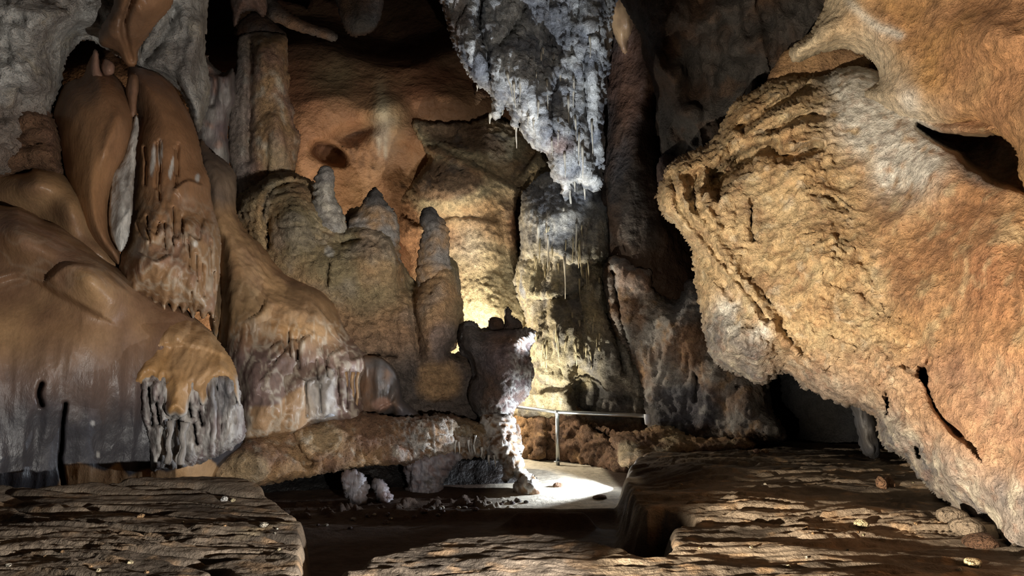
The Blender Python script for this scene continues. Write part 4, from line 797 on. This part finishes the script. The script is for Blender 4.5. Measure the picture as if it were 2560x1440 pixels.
def f_left_flow():
    r = empty('slate_flowstone', 'huge smooth flowstone sheet at the lower left, brown above and slate-grey below, with black slits', 'flowstone')
    def sh(c):
        s = 0.5 * c.g(60, 580, 120, 60, 25) + 0.5 * c.g(230, 690, 90, 60, 30) + 0.3 * c.g(200, 880, 170, 200)
        s += c.lip([(310, 720), (240, 668), (170, 660), (130, 690)], 60, 0.12, 5) + c.lip([(0, 700), (60, 690), (140, 730), (250, 790)], 80, 0.15, 10) * 0.7
        s -= 0.30 * c.line([(104, 960), (97, 985), (104, 1012)], 4.5) + 0.42 * c.line([(164, 1010), (157, 1060), (154, 1120), (150, 1150), (160, 1212)], 3.6)
        return s + 0.10 * c.n(0.8, 3, seed=5) + 0.035 * c.r(2.2, 2, (1.5, 1, .15), 5) * sstep(800, 900, c.py)
    def col(c):
        r = pal(c, 'brown', 'tan', 0.7, None, seed=86); w = 40 * c.n(1.2, 3, (1.5, 1, .7))
        r = over(r, c, 'pink', sstep(0, .4, c.n(1.4, 4, seed=3)) * 0.5 * (1 - sstep(720, 800, c.py)))
        st = c.n(4, 3, (1.6, 1, .12), 9)
        r = over(r, c, C['mauve'] * 0.6, sstep(800, 960, c.py + w) * 0.8); r = over(r, c, C['slate'] * 0.45, sstep(940, 1060, c.py + w + 40 * st) * 0.92)
        r = over(r, c, 'tan', c.poly([(160, 1165), (200, 1160), (270, 1180), (300, 1160), (320, 1195), (370, 1175), (420, 1180), (520, 1140), (700, 1300), (140, 1260)], 4, 12) * 0.9)
        r = over(r, c, 'pale', web(c, 2.2, w=.1) * (1 - sstep(700, 740, c.py)) * 0.12)
        r = over(r, c, 'white', c.blk(232, 1058, 5, 7) * .4 + c.blk(245, 1137, 4, 8) * .4); return r
    formation('flowstone_sheet', [(-600, 480), (10, 512), (60, 520), (110, 545), (150, 555), (200, 590), (260, 640), (300, 668), (350, 700), (400, 735), (470, 775), (540, 850), (590, 920), (602, 1000), (612, 1080), (600, 1118), (560, 1160), (500, 1235), (440, 1250), (200, 1275), (0, 1295), (-600, 1340)],
              [(-150, 900, 7.4), (0, 520, 8.5), (600, 1000, 9.3), (400, 740, 8.9), (150, 1240, 8.3), (580, 1110, 9.3)], 0.55, 110, 4, M_FLOW, sh, lambda c: 0.018 * c.n(3, 4), col, r, edge=3, back=1.5)
    d = empty('fringed_flowstone', 'rounded amber flowstone lobe with a ragged black-and-white fringe, lower left', 'flowstone')
    top = [(318, 880), (322, 846), (345, 810), (400, 785), (460, 780), (520, 820), (560, 868), (588, 915), (597, 960), (600, 1005)]
    hemr = [(602, 1020), (590, 1000), (575, 975), (560, 950), (548, 985), (532, 975), (520, 1000), (508, 1015), (496, 1000), (486, 985), (474, 1010), (468, 1035), (448, 1044), (436, 1038), (424, 1042), (412, 1030), (404, 1000), (392, 985), (384, 1002), (376, 975), (366, 965), (352, 985), (345, 965), (334, 990), (324, 940)]
    def sh2(c): return 0.10 * c.r(2.0, 3, (1.6, 1, .12), 3) + 0.12 * c.g(420, 830, 60, 30) + c.lip([(560, 890), (500, 870), (430, 860), (350, 880)], 50, -0.05, 6) + 0.05 * c.n(3, 3) * (1 - sstep(850, 900, c.py))
    def c2(c):
        r = pal(c, 'ochre', 'tan', 2.0, None, seed=9, st=(1.6, 1, .15)); r = mix(C['tan'] + 0 * c.P, r, sstep(840, 880, c.py + 14 * c.n(3))); r = over(r, c, 'brown', sstep(0, .4, c.n(3, 4, seed=6)) * (1 - sstep(850, 880, c.py)) * 0.6)
        return over(r, c, 'white', (1 - sstep(2, 11, c.sd)) * sstep(930, 960, c.py) * 0.85)
    formation('amber_lobe', top + hemr, [(320, 850, 8.65), (440, 775, 9.0), (600, 960, 8.65), (340, 960, 8.2), (450, 1000, 8.3)], 0.40, 90, 3.5, M_FLOW, sh2, lambda c: 0.01 * c.n(6, 3), c2, d, edge=2, edge_f=0.06, full=True, back=0.2)
    def sh3(c):
        s = 0.16 * c.r(3.5, 4, (1.6, 1, .25), 8)
        for x, y, y2 in ((345, 930, 1020), (372, 970, 1060), (392, 1010, 1060), (484, 1060, 1110), (470, 1010, 1040), (445, 1050, 1100), (497, 1030, 1060)): s = s - 0.3 * c.line([(x, y), (x + 8, y2)], 5)
        return s
    def c3(c):
        r = pal(c, 'grey', 'mauve', 3.0, None, seed=19, st=(1.6, 1, .3)); r = over(r, c, 'white', web(c, 7, w=.2, st=(1.5, 1, .25)) * 0.55); r = over(r, c, 'dgrey', sstep(0.05, .4, c.n(4, 3, (1.5, 1, .3))) * 0.7)
        return over(r, c, 'slate', c.blk(550, 990, 26, 50, 0, 8) * 0.6)
    formation('fringe_mass', [(330, 930), (380, 930), (450, 930), (540, 930), (590, 950), (604, 1020), (612, 1082), (590, 1114), (540, 1140), (480, 1165), (400, 1180), (372, 1180), (366, 1110), (350, 1050), (338, 990)],
              [(330, 980, 8.2), (600, 1100, 8.8)], 0.22, 50, 3.5, M_DRIP, sh3, lambda c: 0.02 * c.r(9, 3, (1.4, 1, .4)), c3, d, edge=3, edge_f=0.06, full=True, back=0.3)
    for x, y, L, w in ((426, 1052, 100, 18), (460, 1056, 105, 22)):
        k = 8.35 / F; q = at(x, y, 8.0); h = L * k
        tube('drip_column', [(q[0] + 0.012 * math.sin(i * 1.3 + x), q[1], q[2] - h * i / 9) for i in range(10)], [w * k * 0.5 * (0.95 - 0.35 * math.sin(math.pi * i / 9) + 0.1 * math.sin(i * 2 + x)) for i in range(10)], 10, M_DRIP, C['grey'] * 0.9, d)
f_left_flow()
def f_second_flow():
    r = empty('domed_flowstone', 'great domed flowstone mound in the middle left, brown with dripping fringes', 'flowstone')
    def sh(c):
        s = 0.4 * c.g(600, 760, 70, 150) + 0.3 * c.g(760, 800, 70, 90, 40) - 0.35 * c.line([(548, 600), (556, 760), (548, 860)], 14) + 0.3 * c.g(650, 950, 60, 100)
        for pts in ([(640, 790), (655, 780), (662, 760)], [(690, 862), (705, 855), (712, 880), (730, 850), (748, 856), (758, 850)], [(758, 950), (770, 955), (786, 948), (800, 952), (818, 920), (834, 930)], [(838, 880), (860, 870), (878, 900), (905, 890), (918, 910)]): s = s + c.lip(pts[::-1], 60, 0.16, 3)
        for x, y, L in ((722, 830, 60), (738, 850, 50), (745, 860, 60), (790, 900, 60), (815, 900, 40), (765, 960, 80), (800, 960, 70), (845, 920, 90), (865, 930, 90), (890, 940, 70)): s = s - 0.16 * c.line([(x, y), (x + 3, y + L)], 4)
        return s + 0.09 * c.r(2.0, 3, (1.5, 1, .25), 6) * sstep(640, 760, c.py) + 0.10 * c.n(1.2, 3, seed=2)
    def col(c):
        r = pal(c, 'brown', 'tan', 1.0, None, seed=96); up = 1 - sstep(560, 640, c.py)
        r = over(r, c, 'dgrey', c.blk(545, 440, 60, 90, -30, 20) * 0.7)
        r = over(r, c, 'olive', c.blk(600, 760, 60, 60, 0, 25) * 0.3)
        r = over(r, c, 'dbrown', c.poly([(740, 700), (800, 720), (850, 790), (900, 880), (870, 880), (800, 820), (700, 760)], 20, 20) * 0.45)
        r = over(r, c, 'ochre', c.blk(700, 840, 60, 40, 0, 30) * 0.35)
        r = over(r, c, 'mauve', sstep(830, 900, c.py + 40 * c.n(1.5)) * 0.75); r = over(r, c, 'tan', c.poly([(628, 1020), (690, 1010), (760, 960), (790, 1040), (700, 1110), (610, 1110)], 6, 20) * 0.8)
        r = over(r, c, 'pale', web(c, 3.5, w=.12, st=(1.4, 1, .3)) * sstep(760, 860, c.py) * 0.55)
        r = over(r, c, 'white', c.poly([(758, 950), (834, 925), (846, 1050), (770, 1050)], 5, 10) * 0.55)
        return r
    formation('flowstone_dome', [(500, 350), (530, 380), (560, 400), (590, 440), (590, 520), (610, 570), (650, 610), (690, 660), (730, 690), (768, 704), (806, 722), (840, 770), (868, 830), (900, 870), (922, 890), (918, 930), (900, 960), (905, 1040), (850, 1060), (790, 1060), (740, 1090), (680, 1095), (620, 1100), (600, 1080), (560, 950), (530, 850), (510, 600), (490, 420)],
              [(540, 450, 11.4), (900, 900, 11.2), (600, 1090, 9.8), (850, 1050, 10.5), (700, 750, 11.4)], 0.8, 130, 3.5, M_FLOW, sh, lambda c: 0.02 * c.n(3, 4) + 0.016 * c.r(6, 3, (1.3, 1, .4)), col, r, edge=3, back=1.2)
    for x, w in ((776, 16), (800, 24), (826, 22)):
        k = 10.1 / F; q = at(x, 955, 10.0); h = 85 * k
        tube('drip_column', [(q[0] + 0.01 * math.sin(i * 1.1 + x), q[1], q[2] - h * i / 9) for i in range(10)], [w * k * 0.5 * (0.8 - 0.3 * math.sin(math.pi * i / 9) + (0.5 * (i / 9) ** 3)) for i in range(10)], 10, M_DRIP, C['coolgrey'] * 1.2, r)
    for x, w in ((850, 10), (866, 9), (882, 12), (894, 9)):
        k = 10.4 / F; q = at(x, 930, 10.35); h = 95 * k
        tube('drip_column', [(q[0] + 0.01 * math.sin(i * 1.1 + x), q[1], q[2] - h * i / 9) for i in range(10)], [w * k * 0.5 * (0.9 - 0.2 * math.sin(math.pi * i / 9)) for i in range(10)], 8, M_DRIP, C['tan'] * 0.8, r)
    s = empty('small_flowstone', 'small rounded dark flowstone lobe at the right foot of the domed mound', 'flowstone')
    formation('flowstone_lobe', [(900, 900), (925, 888), (955, 894), (985, 920), (1000, 950), (1004, 990), (1020, 1010), (1050, 1035), (1070, 1052), (990, 1052), (980, 1035), (950, 1045), (915, 1045), (890, 1050), (892, 990)],
              [(900, 950, 11.0), (1060, 1040, 11.2)], 0.4, 50, 3.5, M_FLOW, lambda c: 0.10 * c.r(2.5, 3, (1.5, 1, .25)) + c.lip([(995, 960), (985, 1000), (950, 1020), (940, 1045)], 25, 0.1, 3), lambda c: 0.02 * c.n(5, 3),
              lambda c: over(over(pal(c, 'dgrey', 'brown', 2), c, 'slate', sstep(985, 1005, c.px) * 0.8), c, 'pink', c.blk(955, 1010, 22, 16, 0, 5) * 0.8), s, edge=2, back=0.8)
f_second_flow()

# ------------------------------------------------------------------ right: golden overhang
def f_overhang():
    r = empty('golden_overhang', 'enormous golden-brown overhanging rock mass filling the right side', 'rock')
    def arcs(c):
        dx = (c.px - 2230) / 500; dy = (c.py - 800) / 500; rr = np.sqrt(dx * dx + dy * dy); th = np.arctan2(dy, dx)
        Q = np.stack([rr * 9 + 0.5 * c.n(0.8, 3, seed=3), th * 2.2, c.P[:, 1] * 0.3], 1); return fbm(Q, 1.0, 4, ridged=True, gain=.6)
    def left(c): return 1 - sstep(2120, 2260, c.px - 0.25 * (c.py - 600) + 60 * c.n(0.7, 3))
    def sh(c):
        L = left(c); s = 0.09 * arcs(c) * (0.25 + 0.75 * L)
        s += 0.5 * c.g(1860, 850, 70, 70) + 0.35 * c.g(2050, 640, 90, 160) + 0.35 * c.g(1990, 380, 90, 110, 30)
        for pts, w, a in (([(1662, 450), (1690, 530), (1740, 590), (1820, 680), (1890, 780), (1960, 860)], 16, .18), ([(1700, 440), (1722, 520), (1790, 600), (1850, 690), (1930, 800)], 12, .12), ([(1650, 500), (1690, 580), (1760, 680), (1850, 790)], 11, .10), ([(1740, 440), (1750, 500), (1800, 570)], 9, .15),
                          ([(1790, 400), (1840, 330), (1910, 290), (2000, 250)], 14, .22), ([(1870, 380), (1930, 340), (2010, 310)], 10, .16), ([(1965, 860), (2010, 900), (2060, 930)], 10, .1)): s = s + a * c.line(pts, w)
        for pts, w, a in (([(1678, 440), (1705, 530), (1770, 610), (1850, 710), (1920, 800)], 7, .12), ([(1880, 500), (1876, 560), (1884, 600)], 5, .15), ([(1740, 440), (1736, 520)], 7, .25), ([(1840, 400), (1900, 370), (1960, 390), (2040, 370)], 13, .36), ([(1930, 330), (2000, 290), (2060, 290)], 10, .25), ([(1760, 470), (1750, 520)], 8, .2), ([(1780, 450), (1830, 420), (1880, 380), (1930, 360)], 14, .40), ([(1850, 320), (1930, 270), (2020, 215)], 12, .40),
                          ([(2020, 485), (2070, 490), (2120, 525)], 4, .10), ([(2330, 890), (2310, 950), (2340, 1030), (2400, 1090)], 6, .12)): s = s - a * c.line(pts, w)
        s += c.lip([(2420, 1120), (2350, 1040), (2300, 950), (2250, 920), (2210, 950)], 120, 0.12, 6) + c.lip([(2560, 620), (2540, 700), (2570, 760)], 70, 0.2, 8)
        s -= 0.5 * c.poly([(1762, 470), (1775, 425), (1850, 385), (1880, 392), (1830, 440), (1790, 500)], 12, 10) + 0.3 * c.poly([(1700, 440), (1752, 420), (1750, 470), (1725, 500)], 8, 6)
        s -= 0.55 * c.blk(2308, 940, 13, 22, -15, 4) + 0.45 * c.blk(2216, 1012, 6, 28, 0, 4) + 0.35 * c.blk(2297, 1130, 5, 14, -20, 3) + 0.25 * c.line([(2308, 950), (2325, 990), (2340, 1025)], 4)
        s -= 1.1 * c.poly([(2296, 318), (2350, 335), (2440, 340), (2500, 330), (2600, 380), (2600, 480), (2500, 460), (2430, 420), (2390, 380), (2340, 350)], 14, 10)
        s += 0.25 * c.g(2480, 700, 120, 200) + 0.15 * c.r(0.7, 3, seed=21) * (1 - L)
        s += 0.3 * c.g(2330, 430, 70, 60)
        return s + 0.12 * c.n(0.8, 3, seed=8)
    def dp(c):
        L = left(c); lo = sstep(860, 1000, c.py - 0.45 * (c.px - 2000))
        return (0.014 + 0.016 * L + 0.01 * lo) * c.r(4, 4, seed=4) - (0.008 + 0.026 * L) * c.r(8, 4, (1, 1, 1.5), 14) + 0.035 * c.n(2.5, 3) + (0.004 + 0.008 * np.maximum(L, lo)) * c.n(22, 2, seed=9)
    def col(c):
        L = left(c); r = pal(c, 'orange', 'tan', 0.8, None, seed=6)
        r = over(r, c, 'gold', L * 0.7); r = over(r, c, 'ochre', sstep(-.1, .4, c.n(1.1, 4, seed=13)) * 0.5)
        r = over(r, c, 'rust', c.g(2470, 710, 120, 160, 0, 60) * 0.8); r = over(r, c, 'brown', sstep(0.05, .4, c.n(1.8, 5, seed=23)) * 0.4)
        r = over(r, c, 'brown', sstep(0.0, .3, c.n(5, 5, seed=51)) * 0.38); r = over(r, c, 'cream', sstep(0.08, .35, c.n(4, 5, seed=53)) * 0.4)
        wh = np.maximum.reduce([c.g(2130, 205, 70, 45, 30, 20), c.g(2180, 300, 75, 75, 30, 25), c.g(2265, 390, 80, 80, 30, 30), c.g(1815, 800, 30, 50, 0, 15) * .8, c.g(1900, 840, 30, 30, 0, 15) * .5])
        r = over(r, c, 'white', np.clip(wh * 2.6, 0, 1) * sstep(-.6, -.05, c.n(5, 4, seed=15)) * 0.9)
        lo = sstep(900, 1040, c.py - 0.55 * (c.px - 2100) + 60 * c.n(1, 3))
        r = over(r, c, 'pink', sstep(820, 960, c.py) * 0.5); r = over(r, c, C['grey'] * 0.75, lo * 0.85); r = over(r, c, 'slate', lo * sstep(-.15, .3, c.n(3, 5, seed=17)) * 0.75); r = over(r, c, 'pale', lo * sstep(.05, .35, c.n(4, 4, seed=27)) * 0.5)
        r = over(r, c, 'dgrey', c.blk(2470, 410, 90, 60, 15, 20) * 0.8)  # shade inside the pocket painted dark grey
        r = over(r, c, 'rust', sstep(.12, .3, c.n(9, 3, seed=30)) * 0.25); r = over(r, c, 'pale', sstep(.15, .4, c.n(6, 4, seed=40)) * L * 0.4)
        return r
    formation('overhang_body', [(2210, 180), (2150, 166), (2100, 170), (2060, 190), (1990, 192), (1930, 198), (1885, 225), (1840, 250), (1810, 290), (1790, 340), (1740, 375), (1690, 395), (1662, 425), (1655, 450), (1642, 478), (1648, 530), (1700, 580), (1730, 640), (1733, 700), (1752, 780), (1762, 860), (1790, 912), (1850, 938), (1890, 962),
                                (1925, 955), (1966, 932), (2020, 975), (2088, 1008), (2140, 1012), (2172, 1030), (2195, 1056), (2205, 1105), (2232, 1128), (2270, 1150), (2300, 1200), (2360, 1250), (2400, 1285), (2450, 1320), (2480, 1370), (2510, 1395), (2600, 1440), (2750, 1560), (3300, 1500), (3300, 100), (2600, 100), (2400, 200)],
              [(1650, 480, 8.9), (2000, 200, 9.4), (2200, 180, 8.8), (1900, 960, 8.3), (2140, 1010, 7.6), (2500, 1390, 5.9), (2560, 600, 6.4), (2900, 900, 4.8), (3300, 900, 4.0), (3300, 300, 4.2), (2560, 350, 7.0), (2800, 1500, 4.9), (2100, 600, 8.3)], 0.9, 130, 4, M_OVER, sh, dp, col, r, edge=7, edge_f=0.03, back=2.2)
    formation('overhang_neck', [(1960, 130), (2080, 100), (2190, 130), (2225, 200), (2200, 280), (2000, 290), (1900, 260)], 9.7, 0.3, 50, 6, M_ROUGH, lambda c: 0.15 * c.r(1.5, 3), lambda c: 0.04 * c.n(3, 3), lambda c: pal(c, 'tan', 'brown', 1.2), r)
    def shu(c):
        s = 0.2 * c.g(2050, 80, 50, 40) + 0.3 * c.g(2480, 100, 120, 60) + 0.12 * c.r(0.8, 3, seed=9) + 0.1 * c.n(0.8, 3)
        s -= 0.06 * c.line([(2408, 60), (2410, 120)], 3)
        s += c.lip([(2600, 480), (2556, 400), (2530, 360), (2480, 318), (2400, 312)], 40, 0.12, 4)
        return s
    def cu(c):
        r = pal(c, 'orange', 'ochre', 0.9, None, seed=16); r = over(r, c, 'tan', sstep(-.1, .4, c.n(1.3, 4, seed=6)) * 0.5); r = over(r, c, 'brown', sstep(.1, .4, c.n(2, 4, seed=26)) * 0.35)
        band = 1 - sstep(0, 110, c.sd + 20 * c.n(2, 3) * 1.5); r = over(r, c, 'pale', band * 0.8 * (1 - sstep(2300, 2420, c.px))); r = over(r, c, 'white', np.maximum(c.g(2280, 250, 26, 40, -20, 15), c.line([(2110, -20), (2180, 60), (2250, 90)], 12, 10)) * 0.75)
        r = over(r, c, 'gold', (1 - sstep(2080, 2250, c.px)) * 0.4); return r
    formation('overhang_brow', [(2085, -90), (2070, 0), (2048, 50), (2020, 90), (1990, 108), (1974, 134), (1992, 152), (2020, 140), (2070, 124), (2110, 118), (2150, 128), (2184, 152), (2204, 186), (2196, 215), (2160, 235), (2200, 262), (2250, 300), (2290, 312), (2340, 322), (2390, 326), (2440, 316), (2490, 330), (2530, 356), (2548, 400), (2558, 450), (2640, 520), (3300, 500), (3300, -90)],
              [(1980, 130, 8.6), (2100, -50, 8.4), (2300, 300, 7.7), (2560, 400, 6.3), (2900, 0, 5.2), (2900, 480, 4.9), (3300, 200, 4.1)], 0.7, 80, 4, M_OVER, shu, lambda c: 0.03 * c.n(2.5, 3) + 0.016 * c.r(5, 3) + 0.02 * c.r(9, 3, seed=4) * (1 - sstep(0, 120, c.sd)) + .004 * c.n(22, 2), cu, r, edge=4, back=2.2)
f_overhang()

# ------------------------------------------------------------------ handrail
def f_rail():
    r = empty('handrail', 'galvanised steel handrail on one post beside the pale path', 'handrail')
    Y0 = 13.6
    a = at(1255, 1012, 13.7); b = at(1393, 1030, 13.1); e = at(1618, 1040, 12.3)
    R = 0.032
    tube('rail', [a, b, e], [R, R, R], 12, M_STEEL, None, r)
    pb = at(1393, 1152, 13.1)
    tube('post', [b, (b[0] + 0.005, b[1], pb[2] - 0.08)], [0.034, 0.034], 12, M_STEEL, None, r)
    tube('sleeve', [(b[0], b[1], b[2] + 0.03), (b[0], b[1], b[2] - 0.07)], [0.045, 0.045], 12, M_STEEL, None, r)
    tube('base_plate', [(b[0], b[1], pb[2] - 0.02), (b[0], b[1], pb[2] - 0.005)], [0.07, 0.07], 12, M_STEEL, None, r)
    tube('end_cap', [(e[0], e[1], e[2] + 0.03), (e[0], e[1], e[2] - 0.02), (e[0] + 0.01, e[1], e[2] - 0.13), (e[0] + 0.01, e[1], e[2] - 0.15)], [0.052, 0.055, 0.05, 0.02], 12, M_PLASTIC, None, r)['label'] = 'white plastic end cap'
f_rail()

def f_tag():
    y = (surfY(next(o for o in COL.objects if o.parent and o.parent.name == 'grooved_rock_wall'), 1587, 943) or 12.9) - 0.02
    p = at(1587, 943, y); bm = bmesh.new(); bmesh.ops.create_cube(bm, size=1.0)
    for v in bm.verts: v.co.x *= 0.075; v.co.y *= 0.03; v.co.z *= 0.028
    bmesh.ops.bevel(bm, geom=bm.edges[:], offset=0.006, segments=2, affect='EDGES')
    me = bpy.data.meshes.new('marker_tag'); bm.to_mesh(me); bm.free(); me.materials.append(M_PLASTIC)
    o = bpy.data.objects.new('marker_tag', me); COL.objects.link(o); o.location = p
    tag(o, 'tiny white tag fixed on the grooved rock wall above the handrail end', 'tag')
f_tag()
# ------------------------------------------------------------------ loose stones
def stone(px, py, size, colr, label, group=None, squash=0.6, seed=0, mat=None, name='stone'):
    w = (720 - py) / F; best = None
    for y in np.linspace(3.5, 13, 400):
        p = at(px, py, y)
        if p[2] <= ground(p[0], y) + 0.01: best = (p[0], y); break
    if best is None: return
    x, y = best; z = ground(x, y); bm = bmesh.new(); bmesh.ops.create_icosphere(bm, subdivisions=3, radius=size)
    V = np.array([v.co[:] for v in bm.verts]); d = fbm(V / size + seed * 3.3, 0.9, 3); V = V * (1 + 0.35 * d[:, None]); V[:, 2] *= squash; V[:, 1] *= 0.8
    for v, c in zip(bm.verts, V): v.co = c
    me = bpy.data.meshes.new(name); bm.to_mesh(me); bm.free(); me.polygons.foreach_set('use_smooth', np.ones(len(me.polygons), bool))
    a = me.color_attributes.new('Col', 'FLOAT_COLOR', 'POINT'); cc = np.ones((len(V), 4), np.float32); cc[:, :3] = C[colr]; a.data.foreach_set('color', cc.ravel())
    me.materials.append(mat or M_ROUGH); o = bpy.data.objects.new(name, me); COL.objects.link(o); o.location = (x, y, z + size * squash * 0.35); o.rotation_euler = (0, 0, seed)
    tag(o, label, 'stone', group)
for i, (x, y, s, cl, lb, q) in enumerate([
    (1892, 1132, 0.055, 'pink', 'left of the pinkish stone pair on the dark floor near the grooved wall', .6), (1913, 1130, 0.055, 'tan', 'right of the pinkish stone pair on the dark floor near the grooved wall', .6),
    (2152, 1315, 0.05, 'cream', 'small cream stone alone in the middle of the rippled floor', .6), (2433, 1408, 0.06, 'gold', 'pale yellow stone on the floor at the foot of the overhang', .5),
    (2205, 1218, 0.06, 'brown', 'left half of a split upright brown stone pair on the rippled floor', 1.2), (2222, 1216, 0.06, 'brown', 'right half of a split upright brown stone pair on the rippled floor', 1.2),
    (562, 1248, 0.035, 'white', 'white pebble on the back edge of the left bank', .7), (582, 1250, 0.025, 'cream', 'cream pebble just right of the white one on the left bank', .7),
    (2090, 1300, 0.02, 'tan', None, .6), (660, 1312, 0.03, 'pale', 'pale oval pebble near the right end of the left bank', .6), (352, 1290, 0.03, 'tan', 'tan pebble in the middle of the left bank top', .5),
    (325, 1405, 0.022, 'cream', 'cream pebble low down on the near left bank', .6), (1500, 1245, 0.10, 'brown', 'dark flat stone on the lit pale path', .35), (1395, 1215, 0.09, 'brown', 'brown wedge-shaped stone on the path beside the goblet foot', .5),
    (2050, 1230, 0.04, 'brown', None, .5), (2380, 1300, 0.12, 'mud', 'rounded mud-brown boulder half under the overhang', .6), (2420, 1325, 0.14, 'mud', 'larger flat mud-brown boulder under the overhang edge', .5), (2455, 1365, 0.11, 'dbrown', 'dark boulder in the shadow below the overhang edge', .6)]):
    if lb: stone(x, y, s, cl, lb, None, q, i + 1)
rr = random.Random(11)
for i in range(26):
    x, y = (rr.uniform(1700, 2400), rr.uniform(1190, 1425)) if i < 14 else (rr.uniform(20, 700), rr.uniform(1290, 1430))
    right = i < 14
    stone(x, y, rr.uniform(0.010, 0.018), rr.choice(['cream', 'tan', 'pale']), 'tiny pale pebble scattered on the rippled floor at right' if right else 'tiny pale pebble scattered on top of the left bank',
          'tiny pebbles on the rippled floor' if right else 'tiny pebbles on the left bank', .7, i, name='pebble')
for i in range(30):
    t = rr.random(); x = 760 + 560 * t + rr.uniform(-20, 20); y = 1322 - 75 * t + rr.uniform(-12, 14)
    stone(x, y, rr.uniform(0.02, 0.05), rr.choice(['grey', 'mauve', 'pale']), 'small angular stone in the rubble strip below the black hollow', 'rubble stones below the hollow', .6, i, name='rubble_stone')
print('TRIS', TRI[0])
